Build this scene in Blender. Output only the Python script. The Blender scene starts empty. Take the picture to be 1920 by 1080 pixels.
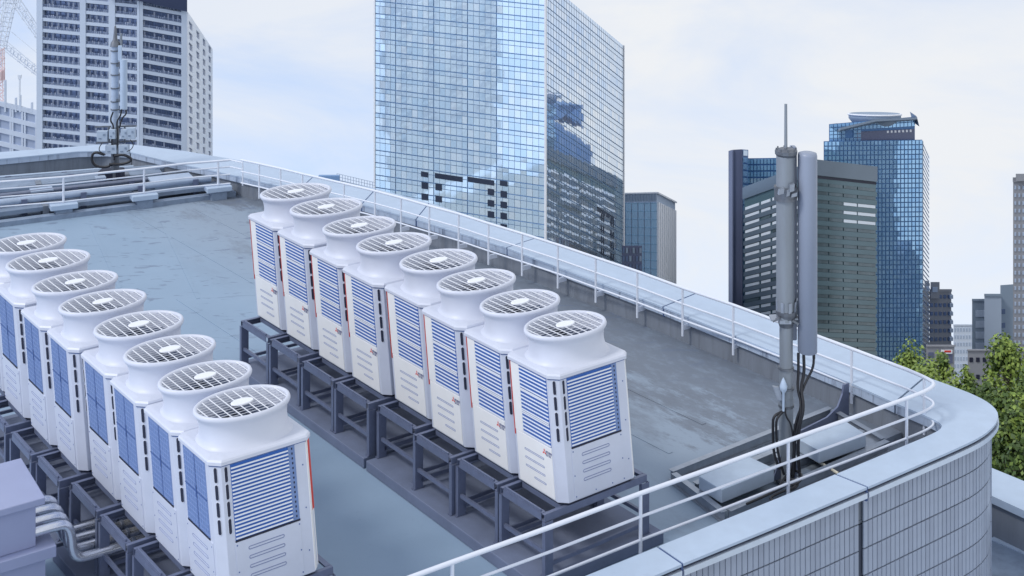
import bpy, bmesh, math, random
from mathutils import Vector, Matrix
R = math.radians
rnd = random.Random(7)
sc = bpy.context.scene
C = sc.collection

# ------------------------------------------------------------------ camera, world, sun, exposure
F, HZ, CH = 2500.0, -300.0, 9.49            # focal length in photo pixels, eye line in photo pixels, eye height above the roof
cd = bpy.data.cameras.new('camera'); cam = bpy.data.objects.new('camera', cd); C.objects.link(cam)
cd.sensor_width = 36; cd.lens = F * 36 / 1920; cd.shift_y = (HZ - 540) / 1920
cd.clip_start = 0.5; cd.clip_end = 30000
cam.location = (0, 0, CH); cam.rotation_euler = (R(90), 0, 0)
sc.camera = cam
SUN_EL, SUN_AZ = 50, -122                    # azimuth from +Y towards +X
w = bpy.data.worlds.new('World'); sc.world = w; w.use_nodes = True
N, L = w.node_tree.nodes, w.node_tree.links
N.clear()
wo = N.new('ShaderNodeOutputWorld'); bg = N.new('ShaderNodeBackground'); bg.inputs['Strength'].default_value = 0.12
L.new(bg.outputs[0], wo.inputs[0])
tc = N.new('ShaderNodeTexCoord')
up = N.new('ShaderNodeVectorMath'); up.operation = 'ADD'; up.inputs[1].default_value = (0, 0, 0.60)   # high vantage: the horizon lies well below the eye
nz = N.new('ShaderNodeVectorMath'); nz.operation = 'NORMALIZE'
L.new(tc.outputs['Generated'], up.inputs[0]); L.new(up.outputs[0], nz.inputs[0])
sky = N.new('ShaderNodeTexSky'); sky.sky_type = 'NISHITA'; sky.sun_disc = False
sky.sun_elevation = R(SUN_EL); sky.sun_rotation = R(SUN_AZ); sky.air_density = 1.0; sky.dust_density = 0.6; sky.ozone_density = 2.0
L.new(nz.outputs[0], sky.inputs[0])
sp = N.new('ShaderNodeVectorMath'); sp.operation = 'MULTIPLY'; sp.inputs[1].default_value = (1.0, 1.0, 3.6)
L.new(nz.outputs[0], sp.inputs[0])
n1 = N.new('ShaderNodeTexNoise'); n1.inputs['Scale'].default_value = 3.6; n1.inputs['Detail'].default_value = 7; n1.inputs['Roughness'].default_value = .58; n1.inputs['Distortion'].default_value = .5
L.new(sp.outputs[0], n1.inputs['Vector'])
rp = N.new('ShaderNodeValToRGB'); rp.color_ramp.elements[0].position = .33; rp.color_ramp.elements[0].color = (.46,)*3 + (1,)
rp.color_ramp.elements[1].position = .64; rp.color_ramp.elements[1].color = (.96,)*3 + (1,)
L.new(n1.outputs[0], rp.inputs[0])
mx = N.new('ShaderNodeMix'); mx.data_type = 'RGBA'
sx = N.new('ShaderNodeSeparateXYZ'); L.new(tc.outputs['Generated'], sx.inputs[0])      # the thin cloud thickens towards the east
ex_ = N.new('ShaderNodeMapRange'); ex_.inputs['From Min'].default_value = -.45; ex_.inputs['From Max'].default_value = .25; ex_.inputs['To Min'].default_value = -.22; ex_.inputs['To Max'].default_value = .14
L.new(sx.outputs[0], ex_.inputs[0])
ad = N.new('ShaderNodeMath'); ad.operation = 'ADD'; ad.use_clamp = True; L.new(rp.outputs[0], ad.inputs[0]); L.new(ex_.outputs[0], ad.inputs[1])
br = N.new('ShaderNodeVectorMath'); br.operation = 'SCALE'; br.inputs['Scale'].default_value = 2.4; L.new(sky.outputs[0], br.inputs[0])
L.new(ad.outputs[0], mx.inputs['Factor']); L.new(br.outputs[0], mx.inputs['A'])
mx.inputs['B'].default_value = (7.15, 7.35, 7.65, 1)
L.new(mx.outputs['Result'], bg.inputs[0])
sd = bpy.data.lights.new('sun', 'SUN'); sd.energy = 1.5; sd.angle = R(11); sd.color = (1, .97, .92)
so = bpy.data.objects.new('sun', sd); C.objects.link(so); so.location = (-30, 20, 60)
_s = Vector((math.sin(R(SUN_AZ)) * math.cos(R(SUN_EL)), math.cos(R(SUN_AZ)) * math.cos(R(SUN_EL)), math.sin(R(SUN_EL))))
so.rotation_euler = _s.to_track_quat('Z', 'Y').to_euler()
sc.view_settings.view_transform = 'Standard'; sc.view_settings.look = 'None'
sc.view_settings.exposure = 0.0; sc.view_settings.gamma = 1; sc.view_settings.use_curve_mapping = False
sc.cycles.use_denoising = True; sc.cycles.max_bounces = 6; sc.cycles.caustics_reflective = False; sc.cycles.caustics_refractive = False

# ------------------------------------------------------------------ helpers
def at(x, y, D):                            # the place seen at photo point (x, y), D metres out
    return Vector(((x - 960) / F * D, D, CH - (y - HZ) / F * D))
def atz(x, y, z=0.0):                       # the place seen at photo point (x, y), on the level z
    return at(x, y, F * (CH - z) / (y - HZ))

def mat(name, col, rough=.6, metal=0, var=0, scale=4, bump=0, bscale=40, spec=.5, dirt=None, stretch=(1, 1, 1), coat=0, coords='Object'):
    m = bpy.data.materials.new(name); m.use_nodes = True
    n, l = m.node_tree.nodes, m.node_tree.links
    p = n['Principled BSDF']
    p.inputs['Roughness'].default_value = rough; p.inputs['Metallic'].default_value = metal
    p.inputs['Specular IOR Level'].default_value = spec; p.inputs['Coat Weight'].default_value = coat
    p.inputs['Base Color'].default_value = (*col, 1)
    if var or bump or dirt:
        t = n.new('ShaderNodeTexCoord'); mp = n.new('ShaderNodeMapping'); mp.inputs['Scale'].default_value = stretch
        l.new(t.outputs[coords], mp.inputs[0])
    src = None
    if var:
        nn = n.new('ShaderNodeTexNoise'); nn.inputs['Scale'].default_value = scale; nn.inputs['Detail'].default_value = 6; nn.inputs['Roughness'].default_value = .62
        l.new(mp.outputs[0], nn.inputs['Vector'])
        mr = n.new('ShaderNodeMapRange'); mr.inputs['From Min'].default_value = .3; mr.inputs['From Max'].default_value = .7
        mr.inputs['To Min'].default_value = 1 - var; mr.inputs['To Max'].default_value = 1 + var
        l.new(nn.outputs[0], mr.inputs[0])
        vm = n.new('ShaderNodeVectorMath'); vm.operation = 'SCALE'; vm.inputs[0].default_value = col
        l.new(mr.outputs[0], vm.inputs['Scale']); src = vm.outputs[0]
    if dirt:                                # (colour, noise scale, low, high, amount)
        dc, ds, lo, hi, am = dirt
        dn = n.new('ShaderNodeTexNoise'); dn.inputs['Scale'].default_value = ds; dn.inputs['Detail'].default_value = 8; dn.inputs['Roughness'].default_value = .7; dn.inputs['Distortion'].default_value = .6
        l.new(mp.outputs[0], dn.inputs['Vector'])
        dr = n.new('ShaderNodeMapRange'); dr.inputs['From Min'].default_value = lo; dr.inputs['From Max'].default_value = hi; dr.inputs['To Max'].default_value = am
        l.new(dn.outputs[0], dr.inputs[0])
        dm = n.new('ShaderNodeMix'); dm.data_type = 'RGBA'; dm.inputs['B'].default_value = (*dc, 1)
        l.new(dr.outputs[0], dm.inputs['Factor'])
        if src: l.new(src, dm.inputs['A'])
        else: dm.inputs['A'].default_value = (*col, 1)
        src = dm.outputs['Result']
    if src: l.new(src, p.inputs['Base Color'])
    if bump:
        bn = n.new('ShaderNodeTexNoise'); bn.inputs['Scale'].default_value = bscale; bn.inputs['Detail'].default_value = 4
        l.new(mp.outputs[0], bn.inputs['Vector'])
        bb = n.new('ShaderNodeBump'); bb.inputs['Strength'].default_value = bump; bb.inputs['Distance'].default_value = .02
        l.new(bn.outputs[0], bb.inputs['Height']); l.new(bb.outputs[0], p.inputs['Normal'])
    return m

class MB:
    def __init__(s): s.v = []; s.f = []; s.m = []; s.mi = 0; s.sm = set()
    def add(s, vs, fs, smooth=False):
        o = len(s.v); s.v += [tuple(v) for v in vs]
        for f in fs:
            if smooth: s.sm.add(len(s.f))
            s.f.append(tuple(i + o for i in f)); s.m.append(s.mi)
    def box(s, x0, x1, y0, y1, z0, z1):
        s.add([(x0, y0, z0), (x1, y0, z0), (x1, y1, z0), (x0, y1, z0), (x0, y0, z1), (x1, y0, z1), (x1, y1, z1), (x0, y1, z1)],
              [(3, 2, 1, 0), (4, 5, 6, 7), (0, 1, 5, 4), (1, 2, 6, 5), (2, 3, 7, 6), (3, 0, 4, 7)])
    def obox(s, o, ax, ay, az):             # box from a corner and three edge vectors
        o, ax, ay, az = Vector(o), Vector(ax), Vector(ay), Vector(az)
        q = [o, o + ax, o + ax + ay, o + ay]
        s.add(q + [p + az for p in q], [(3, 2, 1, 0), (4, 5, 6, 7), (0, 1, 5, 4), (1, 2, 6, 5), (2, 3, 7, 6), (3, 0, 4, 7)])
    def bar(s, a, b, wd, th, upv=(0, 0, 1)):      # rectangular bar between two points
        a, b = Vector(a), Vector(b); d = (b - a).normalized(); u = Vector(upv)
        x = d.cross(u)
        if x.length < 1e-4: x = d.cross(Vector((0, 1, 0)))
        x.normalize(); y = x.cross(d).normalized()
        s.obox(a - x * wd / 2 - y * th / 2, b - a, x * wd, y * th)
    def prism(s, poly, z0, z1):
        n = len(poly)
        s.add([(p[0], p[1], z0) for p in poly] + [(p[0], p[1], z1) for p in poly],
              [tuple(reversed(range(n))), tuple(range(n, 2 * n))] + [(i, (i + 1) % n, n + (i + 1) % n, n + i) for i in range(n)])
    def ring(s, rings, close=True, smooth=True, caps=(False, False)):   # a skin over rings of equally many points
        k = len(rings[0]); vs = [p for r in rings for p in r]; fs = []
        for i in range(len(rings) - 1):
            for j in range(k if close else k - 1):
                fs.append((i * k + j, i * k + (j + 1) % k, (i + 1) * k + (j + 1) % k, (i + 1) * k + j))
        s.add(vs, fs, smooth)
        if caps[0]: s.add(rings[0], [tuple(reversed(range(k)))])
        if caps[1]: s.add(rings[-1], [tuple(range(k))])
    def tube(s, path, r, n=8, caps=True, closed=False):
        path = [Vector(p) for p in path]; rings = []; prev = None; m = len(path)
        for i, p in enumerate(path):
            if closed: d = path[(i + 1) % m] - path[i - 1]
            else: d = path[min(i + 1, m - 1)] - path[max(i - 1, 0)]
            d.normalize()
            if prev is None:
                x = d.cross(Vector((0, 0, 1)))
                if x.length < .05: x = d.cross(Vector((1, 0, 0)))
            else: x = prev - d * prev.dot(d)
            x.normalize(); prev = x; y = d.cross(x)
            rr = r[i] if isinstance(r, (list, tuple)) else r
            rings.append([p + x * rr * math.cos(t * 2 * math.pi / n) + y * rr * math.sin(t * 2 * math.pi / n) for t in range(n)])
        if closed: rings.append(rings[0])
        s.ring(rings, caps=(caps and not closed, caps and not closed))
    def cyl(s, c, r, z0, z1, n=16, r2=None):
        r2 = r if r2 is None else r2
        a = [(c[0] + r * math.cos(t * 2 * math.pi / n), c[1] + r * math.sin(t * 2 * math.pi / n), z0) for t in range(n)]
        b = [(c[0] + r2 * math.cos(t * 2 * math.pi / n), c[1] + r2 * math.sin(t * 2 * math.pi / n), z1) for t in range(n)]
        s.ring([a, b], caps=(True, True))
    def build(s, name, mats, parent=None, org=None, xf=None, bevel=0, kind=None):
        me = bpy.data.meshes.new(name)
        o3 = Vector(org) if org is not None else (Vector(ORG.get(parent.name, (0, 0, 0))) if parent else Vector((0, 0, 0)))
        vs = [xf(v) for v in s.v] if xf else s.v
        me.from_pydata([Vector(v) - o3 for v in vs], [], s.f)
        for m_ in (mats if isinstance(mats, (list, tuple)) else [mats]): me.materials.append(m_)
        me.polygons.foreach_set('material_index', s.m)
        if s.sm: me.polygons.foreach_set('use_smooth', [i in s.sm for i in range(len(s.f))])
        b = bmesh.new(); b.from_mesh(me)
        if bevel:
            bmesh.ops.remove_doubles(b, verts=b.verts, dist=1e-5)
            es = [e for e in b.edges if len(e.link_faces) == 2 and e.calc_face_angle(0) > .5]
            bmesh.ops.bevel(b, geom=es, offset=bevel, segments=2, affect='EDGES', profile=.5)
        bmesh.ops.recalc_face_normals(b, faces=b.faces); b.to_mesh(me); b.free()
        o = bpy.data.objects.new(name, me); C.objects.link(o)
        if parent: o.parent = parent
        elif org is not None: o.location = o3
        if kind: o['kind'] = kind
        return o
ORG = {}
def thing(name, label, cat, loc=(0, 0, 0), group=None, world=True):
    o = bpy.data.objects.new(name, None); C.objects.link(o); o.location = loc; o.empty_display_size = .2
    o['label'] = label; o['category'] = cat
    if group: o['group'] = group
    ORG[o.name] = tuple(loc) if world else (0, 0, 0)
    return o
def tag(o, label, cat, group=None):
    o['label'] = label; o['category'] = cat
    if group: o['group'] = group
    return o
def sub(o, parent): ORG[o.name] = ORG.get(parent.name, (0, 0, 0)); return o
def clone(o, parent=None):
    c = o.copy(); C.objects.link(c); c.parent = parent
    for ch in list(o.children): clone(ch, c)
    return c
def resample(pts, step):
    pts = [Vector(p) for p in pts]; out = [pts[0]]; acc = 0
    for a, b in zip(pts, pts[1:]):
        ln = (b - a).length; n = max(1, int(ln / step))
        for i in range(1, n + 1): out.append(a.lerp(b, i / n))
    return out
def smooth_path(pts, it=2):
    pts = [Vector(p) for p in pts]
    for _ in range(it):
        q = [pts[0]]
        for a, b in zip(pts, pts[1:]): q += [a.lerp(b, .25), a.lerp(b, .75)]
        pts = q + [pts[-1]]
    return pts
def offset(pts, d):                         # to the left of the walking direction, in plan
    out = []
    for i, p in enumerate(pts):
        t = pts[min(i + 1, len(pts) - 1)] - pts[max(i - 1, 0)]; t.z = 0; t.normalize()
        out.append(p + Vector((-t.y, t.x, 0)) * d)
    return out

# ------------------------------------------------------------------ materials
M = {}
M['coping'] = mat('painted coping', (0.43, 0.525, 0.65), .42, 0, .05, 3, .05, 60, dirt=((.30, .36, .45), 1.6, .62, .85, .45))
M['fascia'] = mat('streaked coping edge', (.42, .50, .62), .5, 0, .08, 3, dirt=((.08, .10, .16), 7, .52, .68, .8), stretch=(1, 1, .12))
M['wall_in'] = mat('grey rendered upstand', (.19, .215, .255), .85, 0, .15, 2.5, .2, 30, dirt=((.09, .10, .12), 6, .5, .75, .6), stretch=(1, 1, .12))  # base grey darkened to hold the inner face's shade; streaks are stains
M['trim'] = mat('aluminium trim', (.62, .70, .80), .3, .5, .05, 4)
M['dark_gap'] = mat('dark joint sealant', (.035, .045, .08), .7)
M['joint_blue'] = mat('blue joint sealant', (.05, .09, .22), .6)
M['tile'] = mat('pale glazed tile', (0.34, 0.39, 0.48), .32, 0, .06, 2)
M['tile_b'] = mat('greyer glazed tile', (0.31, 0.355, 0.44), .36, 0, .06, 2)
M['grout'] = mat('dark tile joint', (0.07, 0.085, 0.12), .9)
M['white'] = mat('white steel with painted shade', (0.575, 0.61, 0.705), .38, 0, .03, 5)  # cabinet white with the bluish shade of its sides mixed in
M['white_front'] = mat('lit white front and cream trim', (.84, .835, .82), .45, 0, .02, 6, dirt=((.45, .46, .48), 18, .64, .72, .35))  # lit copy of the cabinet white; also the cream edge trim
M['seam'] = mat('panel seam', (0.22, 0.26, 0.4), .6)
M['slat'] = mat('white louvre slat', (.82, .84, .88), .4)
M['coil'] = mat('blue coil fins', (.013, .105, .40), .45, 0, .06, 6)
M['coil_mesh'] = mat('blue mesh guard', (0.165, 0.25, 0.47), .5, 0, .08, 12)
M['guard_wire'] = mat('pale blue guard wire', (0.25, 0.335, 0.56), .5)
M['coil_line'] = mat('dark blue guard wire', (.06, .12, .32), .5)
M['navy'] = mat('dark vent opening', (.012, .016, .04), .6)
M['red'] = mat('red edge strip', (.62, .05, .03), .5)
M['plastic'] = mat('white fan plastic', (0.6, 0.63, 0.715), .42, 0, .015, 4)
M['grille'] = mat('white wire grille', (.80, .82, .86), .4)
M['fan_dark'] = mat('dark fan cavity', (0.065, 0.085, 0.14), .6, 0, .2, 9)
M['logo_red'] = mat('red emblem print', (.70, .03, .03), .5)
M['logo_blue'] = mat('blue lettering print', (.03, .05, .20), .5)
M['steel'] = mat('grey painted stand steel', (0.155, 0.182, 0.275), .42, .25, .12, 5, .1, 50)
M['steel_lt'] = mat('galvanised steel', (.33, .37, .43), .4, .5, .12, 6)
M['plinth'] = mat('slate grey plinth concrete', (0.145, 0.175, 0.26), .75, 0, .12, 2, .15, 25)
M['rail'] = mat('white rail paint', (0.71, 0.75, 0.83), .3, 0, .03, 6)
M['mast'] = mat('weathered mast paint', (0.24, 0.27, 0.305), .45, .25, .10, 3, .1, 20, dirt=((.20, .21, .22), 5, .55, .8, .5), stretch=(1, 1, .25))
M['radome'] = mat('grey radome', (0.26, 0.3, 0.385), .4, 0, .03, 1)
M['cable'] = mat('black cable sheath', (.012, .013, .018), .45)
M['clamp'] = mat('dull clamp steel', (.16, .175, .2), .45, .6, .2, 9)
M['box_lav'] = mat('lavender grey sheet metal', (0.33, 0.365, 0.525), .5, 0, .04, 2)
M['chrome'] = mat('bright pipe cladding', (.74, .77, .84), .24, .75, .06, 12)
M['pipe_dark'] = mat('dull grey pipe', (.20, .23, .31), .4, .3, .1, 5)
M['block'] = mat('pale concrete block', (.40, .48, .58), .6, 0, .08, 3, .1, 30)
M['duct'] = mat('grey roof duct', (.22, .28, .37), .55, 0, .12, 3, dirt=((.10, .12, .17), 2.5, .5, .75, .6))
M['duct_lt'] = mat('light roof duct', (.38, .46, .58), .5, 0, .1, 3, dirt=((.15, .18, .25), 3, .55, .8, .5))
M['yellow'] = mat('cream conduit', (.62, .58, .46), .5)

def roof_material():
    m = bpy.data.materials.new('blue grey roof membrane'); m.use_nodes = True
    n, l = m.node_tree.nodes, m.node_tree.links; p = n['Principled BSDF']; p.inputs['Roughness'].default_value = .6
    g = n.new('ShaderNodeNewGeometry')
    def noise(sc_, det, rough, st=(1, 1, 1), dist=0, rot=0):
        mp = n.new('ShaderNodeMapping'); mp.inputs['Scale'].default_value = st; mp.inputs['Rotation'].default_value = (0, 0, rot); l.new(g.outputs['Position'], mp.inputs[0])
        t = n.new('ShaderNodeTexNoise'); t.inputs['Scale'].default_value = sc_; t.inputs['Detail'].default_value = det; t.inputs['Roughness'].default_value = rough; t.inputs['Distortion'].default_value = dist
        l.new(mp.outputs[0], t.inputs['Vector']); return t.outputs[0]
    def ramp(x, lo, hi, a=0, b=1):
        r = n.new('ShaderNodeMapRange'); r.inputs['From Min'].default_value = lo; r.inputs['From Max'].default_value = hi; r.inputs['To Min'].default_value = a; r.inputs['To Max'].default_value = b
        l.new(x, r.inputs[0]); return r.outputs[0]
    def mul(a, b):
        r = n.new('ShaderNodeMath'); r.operation = 'MULTIPLY'; l.new(a, r.inputs[0]); l.new(b, r.inputs[1]); return r.outputs[0]
    def mixc(f, a, b):
        r = n.new('ShaderNodeMix'); r.data_type = 'RGBA'; l.new(f, r.inputs['Factor'])
        if isinstance(a, tuple): r.inputs['A'].default_value = (*a, 1)
        else: l.new(a, r.inputs['A'])
        r.inputs['B'].default_value = (*b, 1); return r.outputs['Result']
    # distance from the right-hand upstand, so that the bare, silted strip follows it
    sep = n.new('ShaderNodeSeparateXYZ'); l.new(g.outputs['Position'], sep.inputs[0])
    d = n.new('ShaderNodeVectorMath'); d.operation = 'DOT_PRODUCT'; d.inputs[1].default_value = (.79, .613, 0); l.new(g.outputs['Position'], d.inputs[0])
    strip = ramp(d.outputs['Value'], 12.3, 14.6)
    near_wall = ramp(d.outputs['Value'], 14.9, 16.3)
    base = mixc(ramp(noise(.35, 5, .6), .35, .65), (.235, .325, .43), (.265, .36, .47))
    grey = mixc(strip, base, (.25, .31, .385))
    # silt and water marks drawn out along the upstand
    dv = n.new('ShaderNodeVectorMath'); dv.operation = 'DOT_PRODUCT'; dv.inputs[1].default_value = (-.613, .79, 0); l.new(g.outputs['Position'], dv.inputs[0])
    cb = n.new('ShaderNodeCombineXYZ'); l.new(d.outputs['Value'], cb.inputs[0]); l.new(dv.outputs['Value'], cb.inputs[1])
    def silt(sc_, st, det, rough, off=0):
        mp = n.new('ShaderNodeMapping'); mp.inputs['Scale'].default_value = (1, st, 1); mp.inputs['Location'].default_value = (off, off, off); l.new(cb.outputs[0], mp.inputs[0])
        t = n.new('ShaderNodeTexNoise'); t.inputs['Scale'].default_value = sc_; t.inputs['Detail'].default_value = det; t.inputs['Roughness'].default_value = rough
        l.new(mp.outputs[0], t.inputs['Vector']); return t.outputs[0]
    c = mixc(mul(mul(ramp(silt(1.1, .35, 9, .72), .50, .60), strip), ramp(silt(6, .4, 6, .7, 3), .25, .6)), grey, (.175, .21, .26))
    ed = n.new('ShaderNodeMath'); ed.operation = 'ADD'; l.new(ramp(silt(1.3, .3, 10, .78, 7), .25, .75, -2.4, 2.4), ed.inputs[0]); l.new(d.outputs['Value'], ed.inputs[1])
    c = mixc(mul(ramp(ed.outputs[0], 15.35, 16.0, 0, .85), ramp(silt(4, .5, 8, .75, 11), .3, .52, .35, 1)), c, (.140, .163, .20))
    fl = ramp(noise(1.5, 3, .5, (1.0, 2.6, 1), 1.4, -.35), .60, .67, 0, .62)
    sepf = ramp(sep.outputs['Y'], 21, 27)
    c = mixc(mul(fl, sepf), c, (.13, .165, .24))
    fine = ramp(noise(14, 6, .7), .60, .8, 0, .35)
    c = mixc(fine, c, (.15, .18, .23))
    l.new(c, p.inputs['Base Color'])
    b = n.new('ShaderNodeBump'); b.inputs['Strength'].default_value = .25; b.inputs['Distance'].default_value = .01
    l.new(noise(22, 5, .6), b.inputs['Height']); l.new(b.outputs[0], p.inputs['Normal'])
    return m
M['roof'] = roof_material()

# ------------------------------------------------------------------ ground and the roof we look at
def ground_z(r): return -176 - .58 * max(0, r - 470)
gm = mat('distant city ground', (.12, .13, .12), .9, 0, .3, .05, coords='Object')
mb = MB(); rr = [0, 100, 200, 310, 500, 800, 1600, 4000, 12000]
rings = [[(r_ * math.cos(t * math.pi / 24), 160 + r_ * math.sin(t * math.pi / 24), ground_z(160 + r_)) for t in range(48)] for r_ in rr[1:]]
mb.ring(rings, smooth=True); mb.add(rings[0], [tuple(range(48))])
o = mb.build('ground', gm); o['kind'] = 'structure'

CT = .54                                   # coping height above the roof
out_r = [(240, 270), (347, 283), (397, 292), (443, 299), (567, 325), (705, 354), (805, 380), (913, 415), (1008, 445), (1117, 481), (1195, 507), (1280, 537), (1373, 570), (1458, 599), (1532, 627), (1597, 653), (1660, 677), (1735, 706)]
out_c = [(1780, 722), (1822, 738), (1850, 752), (1866, 765), (1873, 778), (1868, 794), (1845, 816), (1800, 838)]
out_n = [(1710, 877), (1627, 913), (1447, 989), (1280, 1057), (1000, 1176), (500, 1400)]
in_r = [(244, 285), (332, 306), (405, 321), (475, 337), (560, 356), (678, 383), (780, 411), (950, 464), (1053, 504), (1140, 536), (1243, 575), (1280, 590), (1380, 630), (1460, 663), (1537, 694), (1600, 720), (1677, 755)]
in_c = [(1745, 783), (1763, 793), (1768, 800), (1755, 811)]
in_n = [(1680, 842), (1567, 889), (1473, 928), (1280, 1006), (1233, 1025), (1100, 1079), (800, 1200), (400, 1370)]
W = lambda pts, z: [atz(x, y, z) for x, y in pts]
OR, OC, ON = W(out_r, CT), W(out_c, CT), W(out_n, CT)
IR, IC, IN = W(in_r, CT), W(in_c, CT), W(in_n, CT)
OC = smooth_path([OR[-1]] + OC + [ON[0]], 2)[1:-1]
IC = smooth_path([IR[-1]] + IC + [IN[0]], 2)[1:-1]
FO = W([(240, 270), (188, 271), (0, 285), (-500, 325)], CT); FI = W([(244, 285), (175, 281), (0, 298), (-500, 340)], CT)

# ------------------------------------------------------------------ the building under the roof
allout = OR + OC + ON
left_close = [Vector((-14, 6, 0)), Vector((-26, 14, 0)), FO[-1], ]
poly = [(p.x, p.y) for p in [FO[-1], FO[0]] + allout[1:] + [Vector((-10, 10.5, 0)), Vector((-24, 14, 0))]]
def inset_poly(path, d): return offset(path, d)
body = thing('office_building', 'pale tiled building whose flat roof carries the rows of fan units', 'building', (0, 20, -176))
mb = MB(); core = [(p.x, p.y) for p in [FO[-1] , FO[0]] + offset(allout, -.16)[1:] + [Vector((-10, 10.5, 0)), Vector((-24, 14, 0))]]
mb.prism(core, -176.2, -.06); mb.build('wall', M['grout'], body)
mb = MB(); mb.add([(x, y, 0) for x, y in core], [tuple(range(len(core)))])
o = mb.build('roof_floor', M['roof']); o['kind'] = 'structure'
# membrane laps: narrow welded strips a few millimetres thick
RN, RS = Vector((.79, .613, 0)), Vector((-.613, .79, 0))
for k, (dd, s0, s1) in enumerate([(13.1, 14.6, 33), (14.55, 14.8, 32), (11.4, 14, 26), (15.7, 15.2, 31)]):
    mb = MB(); mb.obox(RN * dd + RS * s0 + Vector((0, 0, .001)), RN * .09, RS * (s1 - s0), (0, 0, .006)); mb.build('membrane_seam', M['roof'], bpy.data.objects['roof_floor'])
for k, (px, py, px2, py2) in enumerate([(300, 408, 372, 560), (170, 420, 225, 540)]):
    a, b = atz(px, py), atz(px2, py2); mb = MB(); mb.bar(a + Vector((0, 0, .003)), b + Vector((0, 0, .003)), .08, .006); mb.build('membrane_seam', M['roof'], bpy.data.objects['roof_floor'])

def cut_by(path, pts):                     # split a path at the places nearest to the given points
    return [min(range(len(path)), key=lambda i: (path[i] - q).length) for q in pts]
def strip_solid(mb, A, B, z0, z1):         # slab between two edges with equally many points
    n = len(A)
    r = [[(A[i].x, A[i].y, z0), (B[i].x, B[i].y, z0), (B[i].x, B[i].y, z1), (A[i].x, A[i].y, z1)] for i in range(n)]
    mb.ring(r, smooth=False, caps=(True, True))
def seg(path, i, j, n):
    p = path[i:j + 1]; ln = [0]
    for a, b in zip(p, p[1:]): ln.append(ln[-1] + (b - a).length)
    out = []
    for k in range(n):
        t = ln[-1] * k / (n - 1); a = max(i_ for i_ in range(len(ln)) if ln[i_] <= t + 1e-9); a = min(a, len(p) - 2)
        u = (t - ln[a]) / max(1e-9, ln[a + 1] - ln[a]); out.append(p[a].lerp(p[a + 1], min(1, u)))
    return out
def trimmed(p, g):                          # pull both ends in by g
    a, b = p[0], p[-1]; q = list(p)
    q[0] = a + (p[1] - a).normalized() * g; q[-1] = b + (p[-2] - b).normalized() * g
    return q

def parapet(name, label, inner, outer, joints, org, tiles=False, n=14):
    t = thing(name, label, 'parapet', org)
    cuts_i = [0] + cut_by(inner, [j[0] for j in joints]) + [len(inner) - 1]
    cuts_o = [0] + cut_by(outer, [j[1] for j in joints]) + [len(outer) - 1]
    for k in range(len(cuts_i) - 1):
        A = seg(inner, cuts_i[k], cuts_i[k + 1], n); B = seg(outer, cuts_o[k], cuts_o[k + 1], n)
        A0, B0 = trimmed(A, .018), trimmed(B, .018)
        mb = MB(); strip_solid(mb, A0, B0, CT - .035, CT); p = mb.build('coping_panel', M['coping'], t); sub(p, t)
        nrm = [(B[i] - A[i]).normalized() for i in range(n)]
        A1 = offset(A0, .012); A2 = offset(A0, .05)
        mb = MB(); strip_solid(mb, A1, A2, CT - .17, CT - .037); mb.build('fascia', M['fascia'], p)
        # outside: a recessed dark shadow gap, an aluminium drip trim
        B1 = offset(B0, -.03); B2 = offset(B0, -.10)
        mb = MB(); strip_solid(mb, B1, B2, CT - .075, CT - .037); mb.build('shadow_gap', M['dark_gap'], p)
        B1 = offset(B0, .012)
        mb = MB(); strip_solid(mb, B1, B2, CT - .15, CT - .077); mb.build('drip_trim', M['trim'], p)
    nn = 90
    A = seg(inner, 0, len(inner) - 1, nn); B = seg(outer, 0, len(outer) - 1, nn)
    nrm = [(B[i] - A[i]).normalized() for i in range(nn)]
    mb = MB(); strip_solid(mb, offset(A, .07), offset(B, -.17), -.05, CT - .04)
    mb.build('upstand', M['wall_in'], t)
    for k in range(1, len(cuts_i) - 1):     # sealant in the joints, a little below the coping
        a, b = inner[cuts_i[k]], outer[cuts_o[k]]; d = (b - a).normalized(); s_ = Vector((-d.y, d.x, 0)) * .016
        mb = MB(); mb.obox(a + d * .02 - s_ + Vector((0, 0, -.2)), (b - a) - d * .03, s_ * 2, (0, 0, .19)); mb.build('joint_sealant', M['joint_blue'], t)
    return t

inner_all, outer_all = resample(IR, .4) + resample(IC, .1) + resample(IN, .4), resample(OR, .4) + resample(OC, .1) + resample(ON, .4)
zc = lambda x, y: atz(x, y, CT)
jr = [((560, 356), (597, 331)), ((678, 383), (715, 356)), ((780, 411), (812, 382)), ((950, 464), (1010, 446)), ((1243, 575), (1305, 546))]
jn = [((1567, 889), (1627, 913)), ((1236, 1024), (1300, 1049))]
isp = cut_by(inner_all, [zc(1677, 755)])[0]; osp = cut_by(outer_all, [zc(1735, 706)])[0]
par_r = parapet('parapet_wall', 'long low parapet with pale blue coping along the right edge of the roof', inner_all[:isp + 1], outer_all[:osp + 1], [(zc(*a), zc(*b)) for a, b in jr], (2, 28, 0))
par_n = parapet('parapet_wall', 'rounded parapet corner with tiled outer face at the near right of the roof', inner_all[isp:], outer_all[osp:], [(zc(*a), zc(*b)) for a, b in jn], (7, 20, 0), n=40)
far_i, far_o = resample(FI, .5), resample(FO, .5)
par_f = parapet('parapet_wall', 'parapet with pale coping across the far left end of the roof', far_i[::-1], far_o[::-1], [], (-13, 37, 0))

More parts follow.
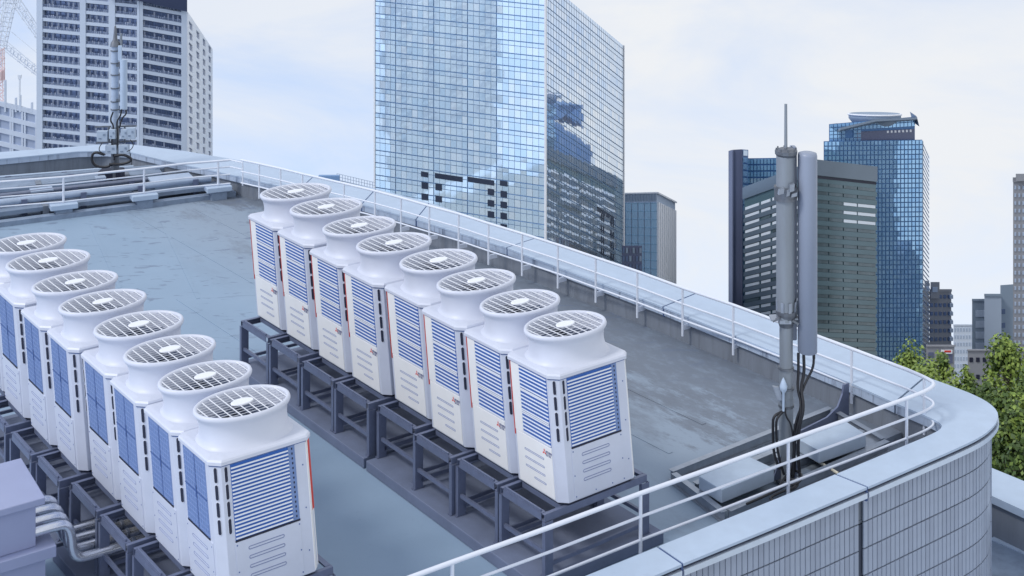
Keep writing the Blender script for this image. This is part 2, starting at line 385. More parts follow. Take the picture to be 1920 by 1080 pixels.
# tiles on the near wall face, one object each
path = [p for p in outer_all[max(0, osp - 6):]]
face = offset(path, -.115)
ln = [0]
for a, b in zip(face, face[1:]): ln.append(ln[-1] + (b - a).length)
def along(t):
    i = max(k for k in range(len(ln)) if ln[k] <= t); i = min(i, len(face) - 2)
    u = (t - ln[i]) / (ln[i + 1] - ln[i]); d = (face[i + 1] - face[i]); d.z = 0
    return face[i].lerp(face[i + 1], u), d.normalized()
def photo(p): return 960 + F * p.x / p.y, HZ + F * (CH - p.z) / p.y
jpts = [face[k] for k in cut_by(face, [zc(1627, 913), zc(1300, 1049)])]
TW, TH, TG = .098, .375, .012
tme = {}
for key in ('tile', 'tile_b'):
    mb = MB(); mb.box(-TW / 2 + TG / 2, TW / 2 - TG / 2, -.02, 0, -TH / 2 + .009, TH / 2 - .009)
    mb.box(-TW / 2 + TG, TW / 2 - TG, 0, .0015, -TH / 2 + .014, TH / 2 - .014)
    o_ = mb.build('tile', M[key]); tme[key] = o_.data; bpy.data.objects.remove(o_)
cand = []
t_ = .05
while t_ < ln[-1] - .1:
    c, d = along(t_)
    if min((Vector((c.x, c.y, 0)) - Vector((q.x, q.y, 0))).length for q in jpts) > TW * .45:
        nrm = Vector((d.y, -d.x, 0))
        if nrm.dot(-Vector((c.x, c.y, 0))) < 0: nrm = -nrm
        for r_ in range(7):
            z = CT - .175 - TH * (r_ + .5)
            cc = Vector((c.x, c.y, z)); px, py = photo(cc)
            cand.append((px, py, cc, d, nrm))
    t_ += TW
inview = [q for q in cand if 0 < q[0] < 1920 and q[1] < 1105]
inview.sort(key=lambda q: -abs(q[3].x) / q[2].y)
ctr = Vector((7, 20, 0)); rest = MB()
def turn(q):
    # tile frame: local y points outwards
    x = Vector((q[4].y, -q[4].x, 0)); return Matrix((( x.x, q[4].x, 0, q[2].x), (x.y, q[4].y, 0, q[2].y), (0, 0, 1, q[2].z), (0, 0, 0, 1)))
for k, q in enumerate(inview[:300]):
    o_ = bpy.data.objects.new('tile', tme['tile_b' if rnd.random() < .22 else 'tile']); C.objects.link(o_); o_.parent = par_n
    m_ = turn(q); m_.translation = m_.translation - ctr + q[4] * rnd.uniform(0, .002); o_.matrix_local = m_
rs = inview[300:] + [q for q in cand if q not in inview and -500 < q[0] < 1920 and q[1] < 1500][:500]
for q in rs:
    m_ = turn(q); h = TG / 2
    pts = [m_ @ Vector(v) for v in [(-TW / 2 + h, 0, -TH / 2 + h), (TW / 2 - h, 0, -TH / 2 + h), (TW / 2 - h, 0, TH / 2 - h), (-TW / 2 + h, 0, TH / 2 - h)]]
    bk = [p - q[4] * .02 for p in pts]
    rest.add(pts + bk, [(0, 1, 2, 3), (4, 5, 1, 0), (5, 6, 2, 1), (6, 7, 3, 2), (7, 4, 0, 3)])
if rest.v: rest.build('tile_field', M['tile'], par_n, kind='stuff')

# ------------------------------------------------------------------ railings
def rail_set(name, label, tops, heights, zt, posts, radii, post_r, foot, org, smooth_from=None):
    t = thing(name, label, 'railing', org)
    base = [atz(x, y, zt) for x, y in tops]
    if smooth_from: a, b = smooth_from; base = base[:a] + smooth_path(base[a:b], 3) + base[b:]
    for h, r_ in zip(heights, radii):
        mb = MB(); mb.tube([Vector((p.x, p.y, h)) for p in base], r_, 8); mb.build('rail', M['rail'], t)
    for (x, y) in posts:
        p = atz(x, y, zt); mb = MB(); mb.tube([(p.x, p.y, foot), (p.x, p.y, zt - .01)], post_r, 8); mb.build('post', M['rail'], t)
    return t
top_r = [(452, 300), (486, 307), (526, 316), (567, 326), (645, 344), (703, 358), (752, 371), (805, 386), (860, 401), (916, 419), (979, 438), (1046, 459), (1117, 483), (1195, 509), (1280, 540), (1375, 572), (1478, 610), (1597, 654), (1700, 693)]
loop = [(1738, 709), (1754, 720), (1740, 732)]
top_n = [(1700, 747), (1600, 783), (1478, 826), (1340, 876), (1201, 925), (1030, 989), (848, 1054), (600, 1145), (300, 1260)]
rl = rail_set('safety_railing', 'white three bar railing following the right and near parapets round the corner', top_r + loop + top_n, (1.1, .80, .50), 1.1,
    [(486, 307), (526, 316), (567, 326), (645, 344), (703, 358), (752, 371), (805, 386), (860, 401), (916, 419), (979, 438), (1046, 459), (1117, 483), (1195, 509), (1280, 540), (1375, 572), (1597, 654), (1733, 707), (1700, 747), (1478, 826), (1201, 925), (848, 1054)],
    (.030, .019, .019), .024, .2, (5, 22, .2), (len(top_r) - 1, len(top_r) + len(loop) + 1))
# bolted feet on the right-hand posts
for (x, y) in [(979, 438), (1046, 459), (1117, 483), (1195, 509), (1280, 540), (1375, 572), (1597, 654), (805, 386), (860, 401), (916, 419), (703, 358), (752, 371)]:
    p = atz(x, y, 1.1); mb = MB(); mb.bar((p.x, p.y, .36), (p.x + RN.x * .22, p.y + RN.y * .22, .36), .05, .09); mb.build('wall_bracket', M['rail'], rl)
back = [(-200, 367), (0, 341), (119, 332), (270, 316), (345, 307), (409, 302), (432, 300)]
rb = rail_set('safety_railing', 'white four bar railing crossing the far left of the roof on blocks', back, (1.0, .82, .62, .38), 1.0, [(119, 332), (270, 316), (409, 302)], (.03, .02, .02, .02), .03, .36, (-9, 33, .36))
p = atz(432, 300, 1.0); q = atz(455, 305, 1.0)
for h in (1.0, .82): mb = MB(); mb.tube([(p.x, p.y, h), (q.x, q.y, h)], .02, 8); mb.build('rail', M['rail'], rb)
mb = MB(); q = atz(455, 305, 1.0); mb.tube([(q.x, q.y, 0.4), (q.x, q.y, 1.0)], .02, 8); mb.build('post', M['rail'], rb)
bl = ['left block under the far railing, beneath its first post', 'middle block under the far railing, beneath its second post', 'right block under the far railing, beside the long parapet']
for k, (x, y) in enumerate([(119, 332), (270, 316), (409, 302)]):
    p = atz(x, y, 1.0); t = thing('railing_block', 'pale concrete ' + bl[k], 'block', (p.x, p.y, 0), 'blocks under the far railing')
    d = (atz(270, 316, 1.) - atz(119, 332, 1.)).normalized(); s_ = Vector((-d.y, d.x, 0))
    mb = MB(); mb.obox(p - d * .33 - s_ * .2 + Vector((0, 0, .22 - 1)), d * .66, s_ * .4, (0, 0, .13)); mb.build('cap_slab', M['coping'], t, bevel=.015)
    mb = MB(); mb.obox(p - d * .2 - s_ * .15 + Vector((0, 0, -1)), d * .4, s_ * .3, (0, 0, .218)); mb.build('pedestal', M['duct'], t)

# ------------------------------------------------------------------ fan units, stands and plinths
BA = R(37.5); BV = Vector((math.cos(BA), math.sin(BA), 0)); AV = Vector((-math.sin(BA), math.cos(BA), 0))
ZB, LEAN = .95, -.085
lx, ly = LEAN * BV.x, LEAN * AV.x
def lean(v): return (v[0] + lx * v[2], v[1] + ly * v[2], v[2])
HB, HA, H = .68, .5, 1.62
def octa(e=0, c0=.105, c=.05, c2=.09):
    b, a = HB + e, HA + e
    return [(-b + c0, -a), (b - c2, -a), (b, -a + c2), (b, a - c), (b - c, a), (-b + c, a), (-b, a - c), (-b, -a + c0)]
def pill(mb, c, u, v, n_, hl, hw, th, k=5):          # raised rounded slot: centre, long axis, short axis, outwards
    c, u, v, n_ = Vector(c), Vector(u), Vector(v), Vector(n_)
    pts = []
    for s_, a0 in ((1, -math.pi / 2), (-1, math.pi / 2)):
        for i in range(k): a = a0 + math.pi * i / (k - 1); pts.append(c + u * (s_ * (hl - hw) + hw * math.cos(a)) + v * hw * math.sin(a))
    m_ = len(pts)
    mb.add(pts + [p + n_ * th for p in pts], [tuple(range(m_, 2 * m_))] + [(i, (i + 1) % m_, m_ + (i + 1) % m_, m_ + i) for i in range(m_)])
def ringpill(mb, c, u, v, n_, hl, hw, wd, th, k=6):  # pressed slot outline: a raised bead
    c, u, v, n_ = Vector(c), Vector(u), Vector(v), Vector(n_)
    def loopp(h_l, h_w, off):
        pts = []
        for s_, a0 in ((1, -math.pi / 2), (-1, math.pi / 2)):
            for i in range(k): a = a0 + math.pi * i / (k - 1); pts.append(c + u * (s_ * (hl - hw) + h_w * math.cos(a)) + v * h_w * math.sin(a) + n_ * off)
        return pts
    A, B, Cc = loopp(hl, hw, 0), loopp(hl, hw - wd * .5, th), loopp(hl, hw - wd, 0)
    mb.ring([A, B, Cc], smooth=False)

def text_mesh(s, size):
    cu = bpy.data.curves.new('lettering', 'FONT'); cu.body = s; cu.size = size; cu.resolution_u = 1; cu.extrude = .001
    o_ = bpy.data.objects.new('lettering', cu); C.objects.link(o_)
    bpy.context.view_layer.update()
    me = bpy.data.meshes.new_from_object(o_.evaluated_get(bpy.context.evaluated_depsgraph_get()))
    bpy.data.objects.remove(o_); return me

def make_unit(right):
    t = thing('condensing_unit', '', 'air conditioner', (0, 0, 0), 'white fan units of the right-hand row' if right else 'white fan units of the left-hand row', world=False)
    def B(mb, name, m, par=t, **k): return mb.build(name, m, par, xf=lean, **k)
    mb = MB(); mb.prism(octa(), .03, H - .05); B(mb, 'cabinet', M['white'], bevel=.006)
    mb = MB(); mb.prism(octa(-.03), 0, .03); B(mb, 'base_tray', M['navy'])
    # top cover with a lip
    mb = MB()
    rg = [[(x, y, z) for x, y in octa(e, .125, .06)] for e, z in ((.004, H - .052), (.022, H - .045), (.022, H - .008), (.008, H + .012), (-.06, H + .026))]
    mb.ring(rg, smooth=False, caps=(True, True)); B(mb, 'top_cover', M['plastic'])
    mb = MB(); mb.prism(octa(.003), H - .062, H - .053); B(mb, 'cover_seal', M['coil_line'])
    # oval fan shroud
    K = 48
    def oval(rx, ry, z, n=2.0): 
        pts = []
        for i in range(K):
            a = i * 2 * math.pi / K; c_, s_ = math.cos(a), math.sin(a)
            pts.append((rx * math.copysign(abs(c_) ** (2 / n), c_), ry * math.copysign(abs(s_) ** (2 / n), s_), z))
        return pts
    mb = MB()
    mb.ring([oval(.628, .462, H + .02, 2.5), oval(.612, .445, H + .034, 2.4), oval(.594, .424, H + .065, 2.25), oval(.588, .415, H + .11, 2.1), oval(.585, .410, H + .165), oval(.588, .411, H + .22), oval(.596, .417, H + .275), oval(.611, .428, H + .31), oval(.632, .443, H + .330), oval(.645, .452, H + .348), oval(.648, .454, H + .366), oval(.640, .447, H + .386), oval(.622, .433, H + .396), oval(.600, .414, H + .391), oval(.587, .402, H + .375), oval(.57, .388, H + .30), oval(.54, .37, H + .16)])
    sh = B(mb, 'fan_shroud', M['plastic']); sub(sh, t)
    mb = MB(); mb.add(oval(.55, .38, H + .18), [tuple(range(K))]); B(mb, 'fan_cavity', M['fan_dark'], sh)
    mb = MB()
    for i in range(4):
        a0 = i * math.pi / 2 + .3
        pts = []
        for j in range(6):
            a = a0 + j * .2; pts.append([(r_ * .36 * math.cos(a + r_ * .35), r_ * .36 * math.sin(a + r_ * .35), H + .20 + .014 * j) for r_ in (.25, .6, 1.0)])
        mb.ring(pts, close=False)
    B(mb, 'fan_blades', M['fan_dark'], sh)
    mb = MB(); zt = H + .372
    for i in range(10):                     # strong bars across the short axis
        x = -.54 + i * .12; y = .400 * math.sqrt(max(0, 1 - (x / .60) ** 2)); mb.bar((x, -y, zt + .006), (x, y, zt + .006), .012, .008)
    for i in range(11):                     # thin wires along
        y = -.36 + i * .072; x = .586 * math.sqrt(max(0, 1 - (y / .41) ** 2)); mb.bar((-x, y, zt - .004), (x, y, zt - .004), .0045, .005)
    B(mb, 'grille', M['grille'], sh)
    mb = MB(); mb.ring([oval(.155, .088, zt + .006), oval(.155, .088, zt + .02), oval(.145, .08, zt + .025)], caps=(True, True)); B(mb, 'hub_cap', M['grille'], sh)
    # end face (towards the near end of the row)
    ye = -HA; n_ = (0, -1, 0)
    x0, x1, z0, z1 = -.455, .335, .70, 1.555
    mb = MB(); mb.box(x0, x1, ye - .004, ye + .05, z0, z1); coil = B(mb, 'end_coil', M['coil']); sub(coil, t)
    mb = MB(); k = 20
    for i in range(k): z = z0 + .02 + (z1 - .06 - z0) * i / (k - 1); mb.box(x0 + .004, x1 - .002, ye - .016, ye - .005, z - .0078, z + .0078)
    B(mb, 'slat', M['slat'], coil, kind='stuff')
    mb = MB(); mb.box(x1 + .002, x1 + .095, ye - .006, ye + .02, z0, z1); pl = B(mb, 'coil_end_plate', M['coil_mesh']); sub(pl, t)
    mb = MB()
    for i in range(15): z = z0 + .04 + i * .056; mb.box(x1 + .045, x1 + .062, ye - .009, ye - .006, z - .012, z + .012)
    B(mb, 'pipe_bend', M['navy'], pl, kind='stuff')
    mb = MB(); mb.box(x0 - .005, x1 + .1, ye - .008, ye + .02, z0 - .022, z0 - .002); B(mb, 'lower_gap', M['navy'])
    mb = MB(); mb.box(x0 - .01, x1 + .10, ye - .008, ye + .02, .05, z0 - .026); lp = B(mb, 'end_access_panel', M['white'], bevel=.003); sub(lp, t)
    mb = MB()
    for i in range(4): ringpill(mb, (-.05, ye - .008, .57 - i * .105), (1, 0, 0), (0, 0, 1), n_, .25, .022, .012, .006)
    B(mb, 'pressed_slot', M['seam'], lp)
    mb = MB()
    for (x, z) in [(x0 + .01, .64), (x1 + .08, .64), (x0 + .01, .34), (x1 + .08, .34), (x0 + .01, .08), (x1 + .08, .08), (-.1, .08), (.2, .08)]: pill(mb, (x, ye - .008, z), (1, 0, 0), (0, 0, 1), n_, .009, .009, .004, 4)
    for z in (.3, .8, 1.3): pill(mb, (.53, ye - .001, z), (1, 0, 0), (0, 0, 1), n_, .009, .009, .004, 4)
    B(mb, 'screw', M['coil_line'], lp)
    # ventilation slots in the corner post
    cn = Vector((-1, -1, 0)).normalized(); cu = Vector((1, -1, 0)).normalized(); cc = Vector((-HB + .0525, -HA + .0525, 0))
    for (c0, u, nn_) in ((cc + cu * .0, cu, cn), (Vector((-.515, ye, 0)), Vector((1, 0, 0)), Vector(n_))):
        mb = MB()
        for i in range(4): pill(mb, c0 + Vector((0, 0, 1.46 - i * .195)) + nn_ * .0015, (0, 0, 1), u, nn_, .086, .019, .003)
        B(mb, 'vent_slot', M['navy'])
        mb = MB()
        for i in range(4): ringpill(mb, c0 + Vector((0, 0, 1.46 - i * .195)) + nn_ * .001, (0, 0, 1), u, nn_, .094, .027, .010, .006)
        B(mb, 'vent_rim', M['plastic'])
    mb = MB(); a_, b_ = Vector((HB - .087, -HA - .006, 0)), Vector((HB + .006, -HA + .087, 0)); mb.obox(a_ + Vector((0, 0, .05)), (b_ - a_) * (1 if right else .5), Vector((-.02, .02, 0)), (0, 0, 1.5)); B(mb, 'edge_trim', M['white_front'])
    # front face (towards the left of the roof)
    xf_ = -HB; n_ = (-1, 0, 0)
    if right:
        y0, y1, z0, z1 = -.35, .24, .70, 1.555
        mb = MB(); mb.box(xf_ - .004, xf_ + .05, y0, y1, z0, z1); coil = B(mb, 'front_coil', M['coil']); sub(coil, t)
        mb = MB(); k = 18
        for i in range(k):
            z = z0 + .015 + (z1 - .03 - z0) * i / (k - 1)
            mb.box(xf_ - .014, xf_ - .005, y0 + .003, y1 - .003, z - .0082, z + .0082)
        for z in (z0 + .285, z0 + .57): mb.box(xf_ - .017, xf_ - .015, y0, y1, z - .008, z + .008)
        B(mb, 'slat', M['slat'], coil, kind='stuff')
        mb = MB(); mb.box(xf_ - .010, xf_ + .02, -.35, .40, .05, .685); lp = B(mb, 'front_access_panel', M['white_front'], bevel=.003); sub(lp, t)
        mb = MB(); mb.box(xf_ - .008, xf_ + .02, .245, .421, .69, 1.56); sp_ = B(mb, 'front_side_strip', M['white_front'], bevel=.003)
        mb = MB(); mb.box(xf_ - .012, xf_ + .03, .424, .437, .62, 1.57); B(mb, 'red_edge', M['red'])
        mb = MB()
        for i in range(4): ringpill(mb, (xf_ - .010, .03 if i < 3 else -.06, .50 - i * .105), (0, 1, 0), (0, 0, 1), n_, .21 if i < 3 else .13, .014, .010, .005)
        B(mb, 'pressed_slot', M['seam'], lp)
        mb = MB(); pb = Vector((xf_ - .0125, -.20, .60)); s_ = .026     # red three-lozenge emblem, blue lettering beneath
        for a in (90, 210, 330):
            d = Vector((0, math.cos(R(a)), math.sin(R(a)))); e1 = Vector((0, math.cos(R(a + 30)), math.sin(R(a + 30)))) * s_; e2 = Vector((0, math.cos(R(a - 30)), math.sin(R(a - 30)))) * s_
            mb.add([pb, pb + e1, pb + e1 + e2, pb + e2], [(0, 1, 2, 3)])
        B(mb, 'emblem', M['logo_red'], lp)
        for s_txt, zz in (('MITSUBISHI', .598), ('ELECTRIC', .562)):
            me = text_mesh(s_txt, .044); me.materials.clear(); me.materials.append(M['logo_blue'])
            for v in me.vertices:
                u = v.co.x * .62; v.co = Vector(lean((xf_ - .0115 - v.co.z, -.228 - u * .95, zz + v.co.y)))
            o_ = bpy.data.objects.new('lettering', me); C.objects.link(o_); o_.parent = lp
    else:
        y0, y1, z0, z1 = -.27, .37, .70, 1.555
        mb = MB(); mb.box(xf_ - .006, xf_ + .05, y0, y1, z0, z1); coil = B(mb, 'front_guard', M['coil_mesh']); sub(coil, t)
        mb = MB()
        for i in range(14): z = z0 + .03 + i * .061; mb.box(xf_ - .011, xf_ - .0065, y0, y1, z - .003, z + .003)
        for i in range(10): y = y0 + (i + .5) * (y1 - y0) / 10; mb.box(xf_ - .0105, xf_ - .0066, y - .002, y + .002, z0, z1)
        B(mb, 'guard_wire', M['guard_wire'], coil, kind='stuff')
        mb = MB(); ym = (y0 + y1) / 2 - .02
        mb.box(xf_ - .014, xf_ - .0112, ym - .006, ym + .006, z0, z1); mb.box(xf_ - .014, xf_ - .0113, y0, ym - .007, 1.12, 1.132); mb.box(xf_ - .014, xf_ - .0113, ym + .007, y1, 1.12, 1.132)
        mb.box(xf_ - .018, xf_ - .0145, ym - .012, ym + .012, 1.06, 1.19)
        B(mb, 'guard_strap', M['coil_line'], coil)
        mb = MB(); mb.box(xf_ - .012, xf_ + .02, y0, y1, z0 - .022, z0 - .002); B(mb, 'guard_gap', M['navy'])
        mb = MB(); mb.box(xf_ - .010, xf_ + .02, -.34, .42, .05, .67); lp = B(mb, 'front_access_panel', M['white'], bevel=.003); sub(lp, t)
        mb = MB()
        for i in range(4): ringpill(mb, (xf_ - .010, .04, .55 - i * .105), (0, 1, 0), (0, 0, 1), n_, .22, .020, .010, .005)
        B(mb, 'pressed_slot', M['seam'], lp)
        mb = MB()
        for (y, z) in [(-.31, .62), (-.31, .34), (-.31, .08), (.39, .62), (.39, .34), (.39, .08)]: pill(mb, (xf_ - .010, y, z), (0, 1, 0), (0, 0, 1), n_, .008, .008, .004, 4)
        B(mb, 'screw', M['coil_line'], lp)
        mb = MB(); mb.obox(a_ + (b_ - a_) * .52 + Vector((0, 0, .72)), (b_ - a_) * .6, Vector((-.02, .02, 0)), (0, 0, .84)); B(mb, 'red_edge', M['red'])
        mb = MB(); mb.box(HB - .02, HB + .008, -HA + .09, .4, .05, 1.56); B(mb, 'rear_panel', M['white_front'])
    return t

def make_stand():
    t = thing('steel_stand', '', 'equipment stand', (0, 0, 0), 'grey steel stands under the fan units', world=False)
    X0, X1, Y0, Y1, Z0, Z1 = -.98, .86, -.475, .475, .16, ZB - .10
    for x in (X0 + .04, X1 - .06):
        for y in (Y0 + .035, Y1 - .035):
            mb = MB(); mb.box(x - .05, x + .085, y - .03, y - .022, Z0, Z1); mb.box(x - .05, x - .042, y - .022, y + .03, Z0, Z1); mb.box(x + .077, x + .085, y - .022, y + .03, Z0, Z1); mb.box(x - .07, x + .105, y - .0295, y + .04, Z0, Z0 + .012)
            mb.build('leg', M['steel'], t)
    for y, s_ in ((Y0, 1), (Y1, -1)):           # end channels across the row
        mb = MB(); mb.bar((X0, y + s_ * .03, Z1 + .05), (X1, y + s_ * .03, Z1 + .05), .008, .09); mb.bar((X0, y + s_ * .055, Z1 + .091), (X1, y + s_ * .055, Z1 + .091), .05, .008); mb.bar((X0, y + s_ * .055, Z1 + .006), (X1, y + s_ * .055, Z1 + .006), .06, .008)
        mb.build('cross_channel', M['steel'], t)
    for x, s_ in ((X0, 1), (X1, -1)):           # long edge beams
        mb = MB(); mb.box(x - .004, x + .004, Y0 + .09, Y1 - .09, Z1, Z1 + .085); mb.box(min(x, x + s_ * .075), max(x, x + s_ * .075), Y0 + .09, Y1 - .09, Z1 + .086, Z1 + .094)
        mb.build('edge_beam', M['steel'], t)
    for x in (X0 + .37, .50):                    # bearers that carry the unit
        mb = MB(); mb.box(x - .045, x + .045, Y0 + .092, Y1 - .092, Z1 + .03, Z1 + .098); mb.build('bearer', M['steel'], t)
    mb = MB(); mb.box(X0 + .01, X0 + .03, Y0 + .12, Y1 - .1, Z1 + .0945, Z1 + .125); mb.build('angle_strip', M['steel'], t)
    for x in (X0 + .04, X1 - .06):
        mb = MB(); mb.box(x - .02, x + .02, Y0 + .07, Y1 - .07, Z0 + .26, Z0 + .31); mb.build('tie_bar', M['steel'], t)
    for y in (Y0 + .05, Y1 - .05):
        mb = MB(); mb.box(X0 + .1, X1 - .12, y - .015, y + .015, Z0 + .10, Z0 + .15); mb.build('tie_bar', M['steel'], t)
    return t

rows = {True: [(1060, 607, 155), (975, 565, 150), (893, 525, 147), (823, 487, 140), (739, 454, 135), (674, 422, 131), (612, 387, 128), (555, 358, 125)],
        False: [(454, 757, 168), (385, 708, 161), (319, 658, 156), (261, 611, 150), (193, 568, 146), (141, 531, 142), (91, 491, 137), (50, 458, 130)]}
ordin = ['nearest', 'second nearest', 'third nearest', 'fourth nearest', 'fifth nearest', 'sixth nearest', 'seventh nearest', 'farthest']
extra = {True: ['its louvred end face whole above the near railing', 'right behind the nearest one', 'third fan from the near end', 'last before the gap',
                'first beyond the gap', 'two beyond the gap', 'next to last', 'beside the open blue roof'],
         False: ['its louvred end face whole', 'right behind the nearest one', 'third fan from the near end', 'last before the small gap',
                 'first beyond the small gap', 'two beyond the small gap', 'near the left picture edge', 'fan cut by the left edge']}
units, pos = [], {True: [], False: []}
stand0 = None
for right in (True, False):
    proto = make_unit(right)
    for i, (x, y, wd) in enumerate(rows[right]):
        r_ = wd / (y - HZ); s_ = r_ * (CH - ZB) / (1.15 + 2.16 * r_); zt = ZB + 2.16 * s_
        D = F * (CH - zt) / (y - HZ); c = Vector(((x - 960) / F * D - LEAN * 2.01 * s_, D, ZB))
        u = proto if i == 0 else clone(proto)
        u.location = c; u.rotation_euler = (0, 0, BA); u.scale = (s_, s_, s_ * (1.075 if right else 1.09))
        side = 'right-hand' if right else 'left-hand'
        u['label'] = f'white fan unit, {ordin[i]} in {side} row, ' + extra[right][i]
        st = make_stand() if stand0 is None else clone(stand0)
        stand0 = stand0 or st
        k_ = 1.0
        st.location = (c.x, c.y, 0); st.rotation_euler = (0, 0, BA)
        st.scale = (s_, s_ * 1.04, 1)
        st['label'] = f'grey steel stand under the {ordin[i]} fan unit of the {side} row'
        pos[right].append((c, s_, u, st))
for right in (True, False):                 # cabinets sit almost edge to edge
    for i, (c, s_, u, st) in enumerate(pos[right]):
        j = i if i < 7 else 6; pitch = (pos[right][j + 1][0] - pos[right][j][0]).length; k = i - 1 if i else 0; pitch = min(pitch, (pos[right][k + 1][0] - pos[right][k][0]).length)
        u.scale[1] = min(pitch * .975, s_ * 1.1); st.scale[1] = min(pitch * 1.04, s_ * 1.15)
for right in (True, False):
    for a, b, lab in ((0, 3, 'near'), (4, 7, 'far')):
        (c0, s0), (c1, s1) = pos[right][a][:2], pos[right][b][:2]
        d = (c1 - c0); d.z = 0; d.normalize(); nb = Vector((d.y, -d.x, 0))
        e0, e1 = c0 - d * .56 * s0 * 1.02, c1 + d * .53 * s1
        if not right and lab == 'near': e0 = c0 - d * .62
        if lab == 'near': e1 = (pos[right][3][0] + pos[right][4][0]) / 2 - d * .06
        else: e0 = (pos[right][3][0] + pos[right][4][0]) / 2 + d * .02
        e1 = e1 + d * (.1 if lab == 'far' else 0)
        q = [e0 - nb * 1.12, e0 + nb * 1.05, e1 + nb * 1.05, e1 - nb * 1.12]
        mb = MB(); mb.prism([(p.x, p.y) for p in q], .0, .158)
        cen = (e0 + e1) / 2; cen.z = 0
        o_ = mb.build('equipment_plinth', M['plinth'], None, org=cen, bevel=.012)
        tag(o_, f'slate grey concrete plinth below the {lab} half of the {"right" if right else "left"}-hand unit row', 'plinth', 'plinths below the fan units')

# ------------------------------------------------------------------ near mast with antennas
mb_base = atz(1474, 905, 0); DM = mb_base.y
def mz(y): return CH - (y - HZ) / F * DM
def mp(x, y, dy=0): return at(x, y, DM + dy)
mx_ = (1474 - 960) / F * DM
t = thing('antenna_mast', 'tall grey pole with whip tip and clamps near the rounded corner', 'antenna mast', (mx_, DM, 0))
mb = MB(); mb.cyl((mx_, DM), .105, .0, mz(745), 20, .105); mb.cyl((mx_, DM), .098, mz(745), mz(600), 20); mb.build('lower_pole', M['mast'], t)
mb = MB(); mb.cyl((mx_ - .01, DM), .135, mz(600), mz(292), 20); mb.build('upper_pole', M['mast'], t)
mb = MB()
mb.ring([[(mx_ + r_ * math.cos(a * math.pi / 6), DM + r_ * math.sin(a * math.pi / 6), z) for a in range(12)] for r_, z in ((.137, mz(293)), (.165, mz(288)), (.168, mz(282)), (.10, mz(278)))], smooth=False, caps=(True, True)); mb.build('head_flange', M['clamp'], t)
mb = MB()
for a in range(8): mb.cyl((mx_ + .145 * math.cos(a * .785), DM + .145 * math.sin(a * .785)), .011, mz(282), mz(277), 6)
mb.build('bolt', M['clamp'], t)
mb = MB(); mb.cyl((mx_ - .005, DM), .025, mz(278), mz(195), 10, .021); mb.build('whip_antenna', M['mast'], t)
for yc, hh, rr_ in ((362, 17, .165), (352, 5, .175), (372, 5, .17)):
    mb = MB(); mb.cyl((mx_ - .01, DM), rr_, mz(yc + hh / 2), mz(yc - hh / 2), 10); mb.build('clamp_collar', M['clamp'], t)
for x, y, w_, h_ in ((1464, 360, .08, .07), (1484, 353, .07, .10), (1488, 366, .08, .05), (1477, 362, .05, .09)):
    p = mp(x, y, -.17); mb = MB(); mb.obox(p - Vector((w_ / 2, .04, h_ / 2)), (w_, .02, .015), (0, .08, 0), (.01, 0, h_)); mb.build('clamp_plate', M['steel_lt'], t)
# flared collar of upright fins
mb = MB()
mb.ring([[(mx_ + r_ * math.cos(a * math.pi / 8), DM + r_ * math.sin(a * math.pi / 8), z) for a in range(16)] for r_, z in ((.10, mz(612)), (.15, mz(588)), (.155, mz(582)), (.12, mz(580)))], smooth=False); mb.build('flared_collar', M['clamp'], t)
for a in range(8):
    c_, s_ = math.cos(a * .785 + .2), math.sin(a * .785 + .2); mb = MB()
    mb.bar((mx_ + .14 * c_, DM + .14 * s_, mz(588)), (mx_ + .15 * c_, DM + .15 * s_, mz(563)), .045, .012, (c_, s_, 0)); mb.build('fin', M['steel_lt'], t)
mb = MB()
mb.obox(mp(1447, 603, -.12), (.40, .06, 0), (0, .22, 0), (0, 0, .025)); mb.obox(mp(1462, 608, -.13), (.17, 0, 0), (0, .24, 0), (0, 0, .05)); mb.build('bracket', M['steel_lt'], t)
mb = MB(); mb.bar(mp(1449, 603, -.1), mp(1462, 595, -.1), .05, .015); mb.bar(mp(1485, 600, -.1), mp(1497, 607, -.1), .06, .03); mb.build('bracket', M['clamp'], t)
# cap shaped lamp and box low on the pole
mb = MB(); p = mp(1469, 715, -.16)
mb.ring([[(p.x + r_ * math.cos(a * math.pi / 6), p.y + r_ * math.sin(a * math.pi / 6), z) for a in range(12)] for r_, z in ((.018, mz(762)), (.020, mz(728)), (.052, mz(722)), (.058, mz(716)), (.030, mz(706)), (.006, mz(700)))], caps=(True, True)); mb.build('obstruction_lamp', M['coping'], t)
mb = MB(); mb.obox(mp(1449, 725, -.13), (.10, 0, -.02), (0, .06, 0), (.07, 0, -.20)); mb.build('junction_box', M['steel_lt'], t, bevel=.006)
for y_ in (690, 727, 760): 
    mb = MB(); mb.cyl((mx_, DM), .118, mz(y_ + 2), mz(y_ - 2), 14); mb.build('cable_band', M['clamp'], t)
mb = MB(); mb.cyl((mx_, DM), .19, 0.062, .085, 12); mb.build('base_flange', M['clamp'], t)
for a in range(4):
    c_, s_ = math.cos(a * 1.571 + .5), math.sin(a * 1.571 + .5); mb = MB()
    b0 = Vector((mx_, DM, .085)); e = Vector((c_, s_, 0)); n2 = Vector((-s_, c_, 0)) * .008
    v = [b0 + e * .104, b0 + e * .26, b0 + e * .104 + Vector((0, 0, .34))]
    mb.add([p_ - n2 for p_ in v] + [p_ + n2 for p_ in v], [(0, 1, 2), (5, 4, 3), (0, 3, 4, 1), (1, 4, 5, 2), (2, 5, 3, 0)]); mb.build('gusset', M['steel'], t)
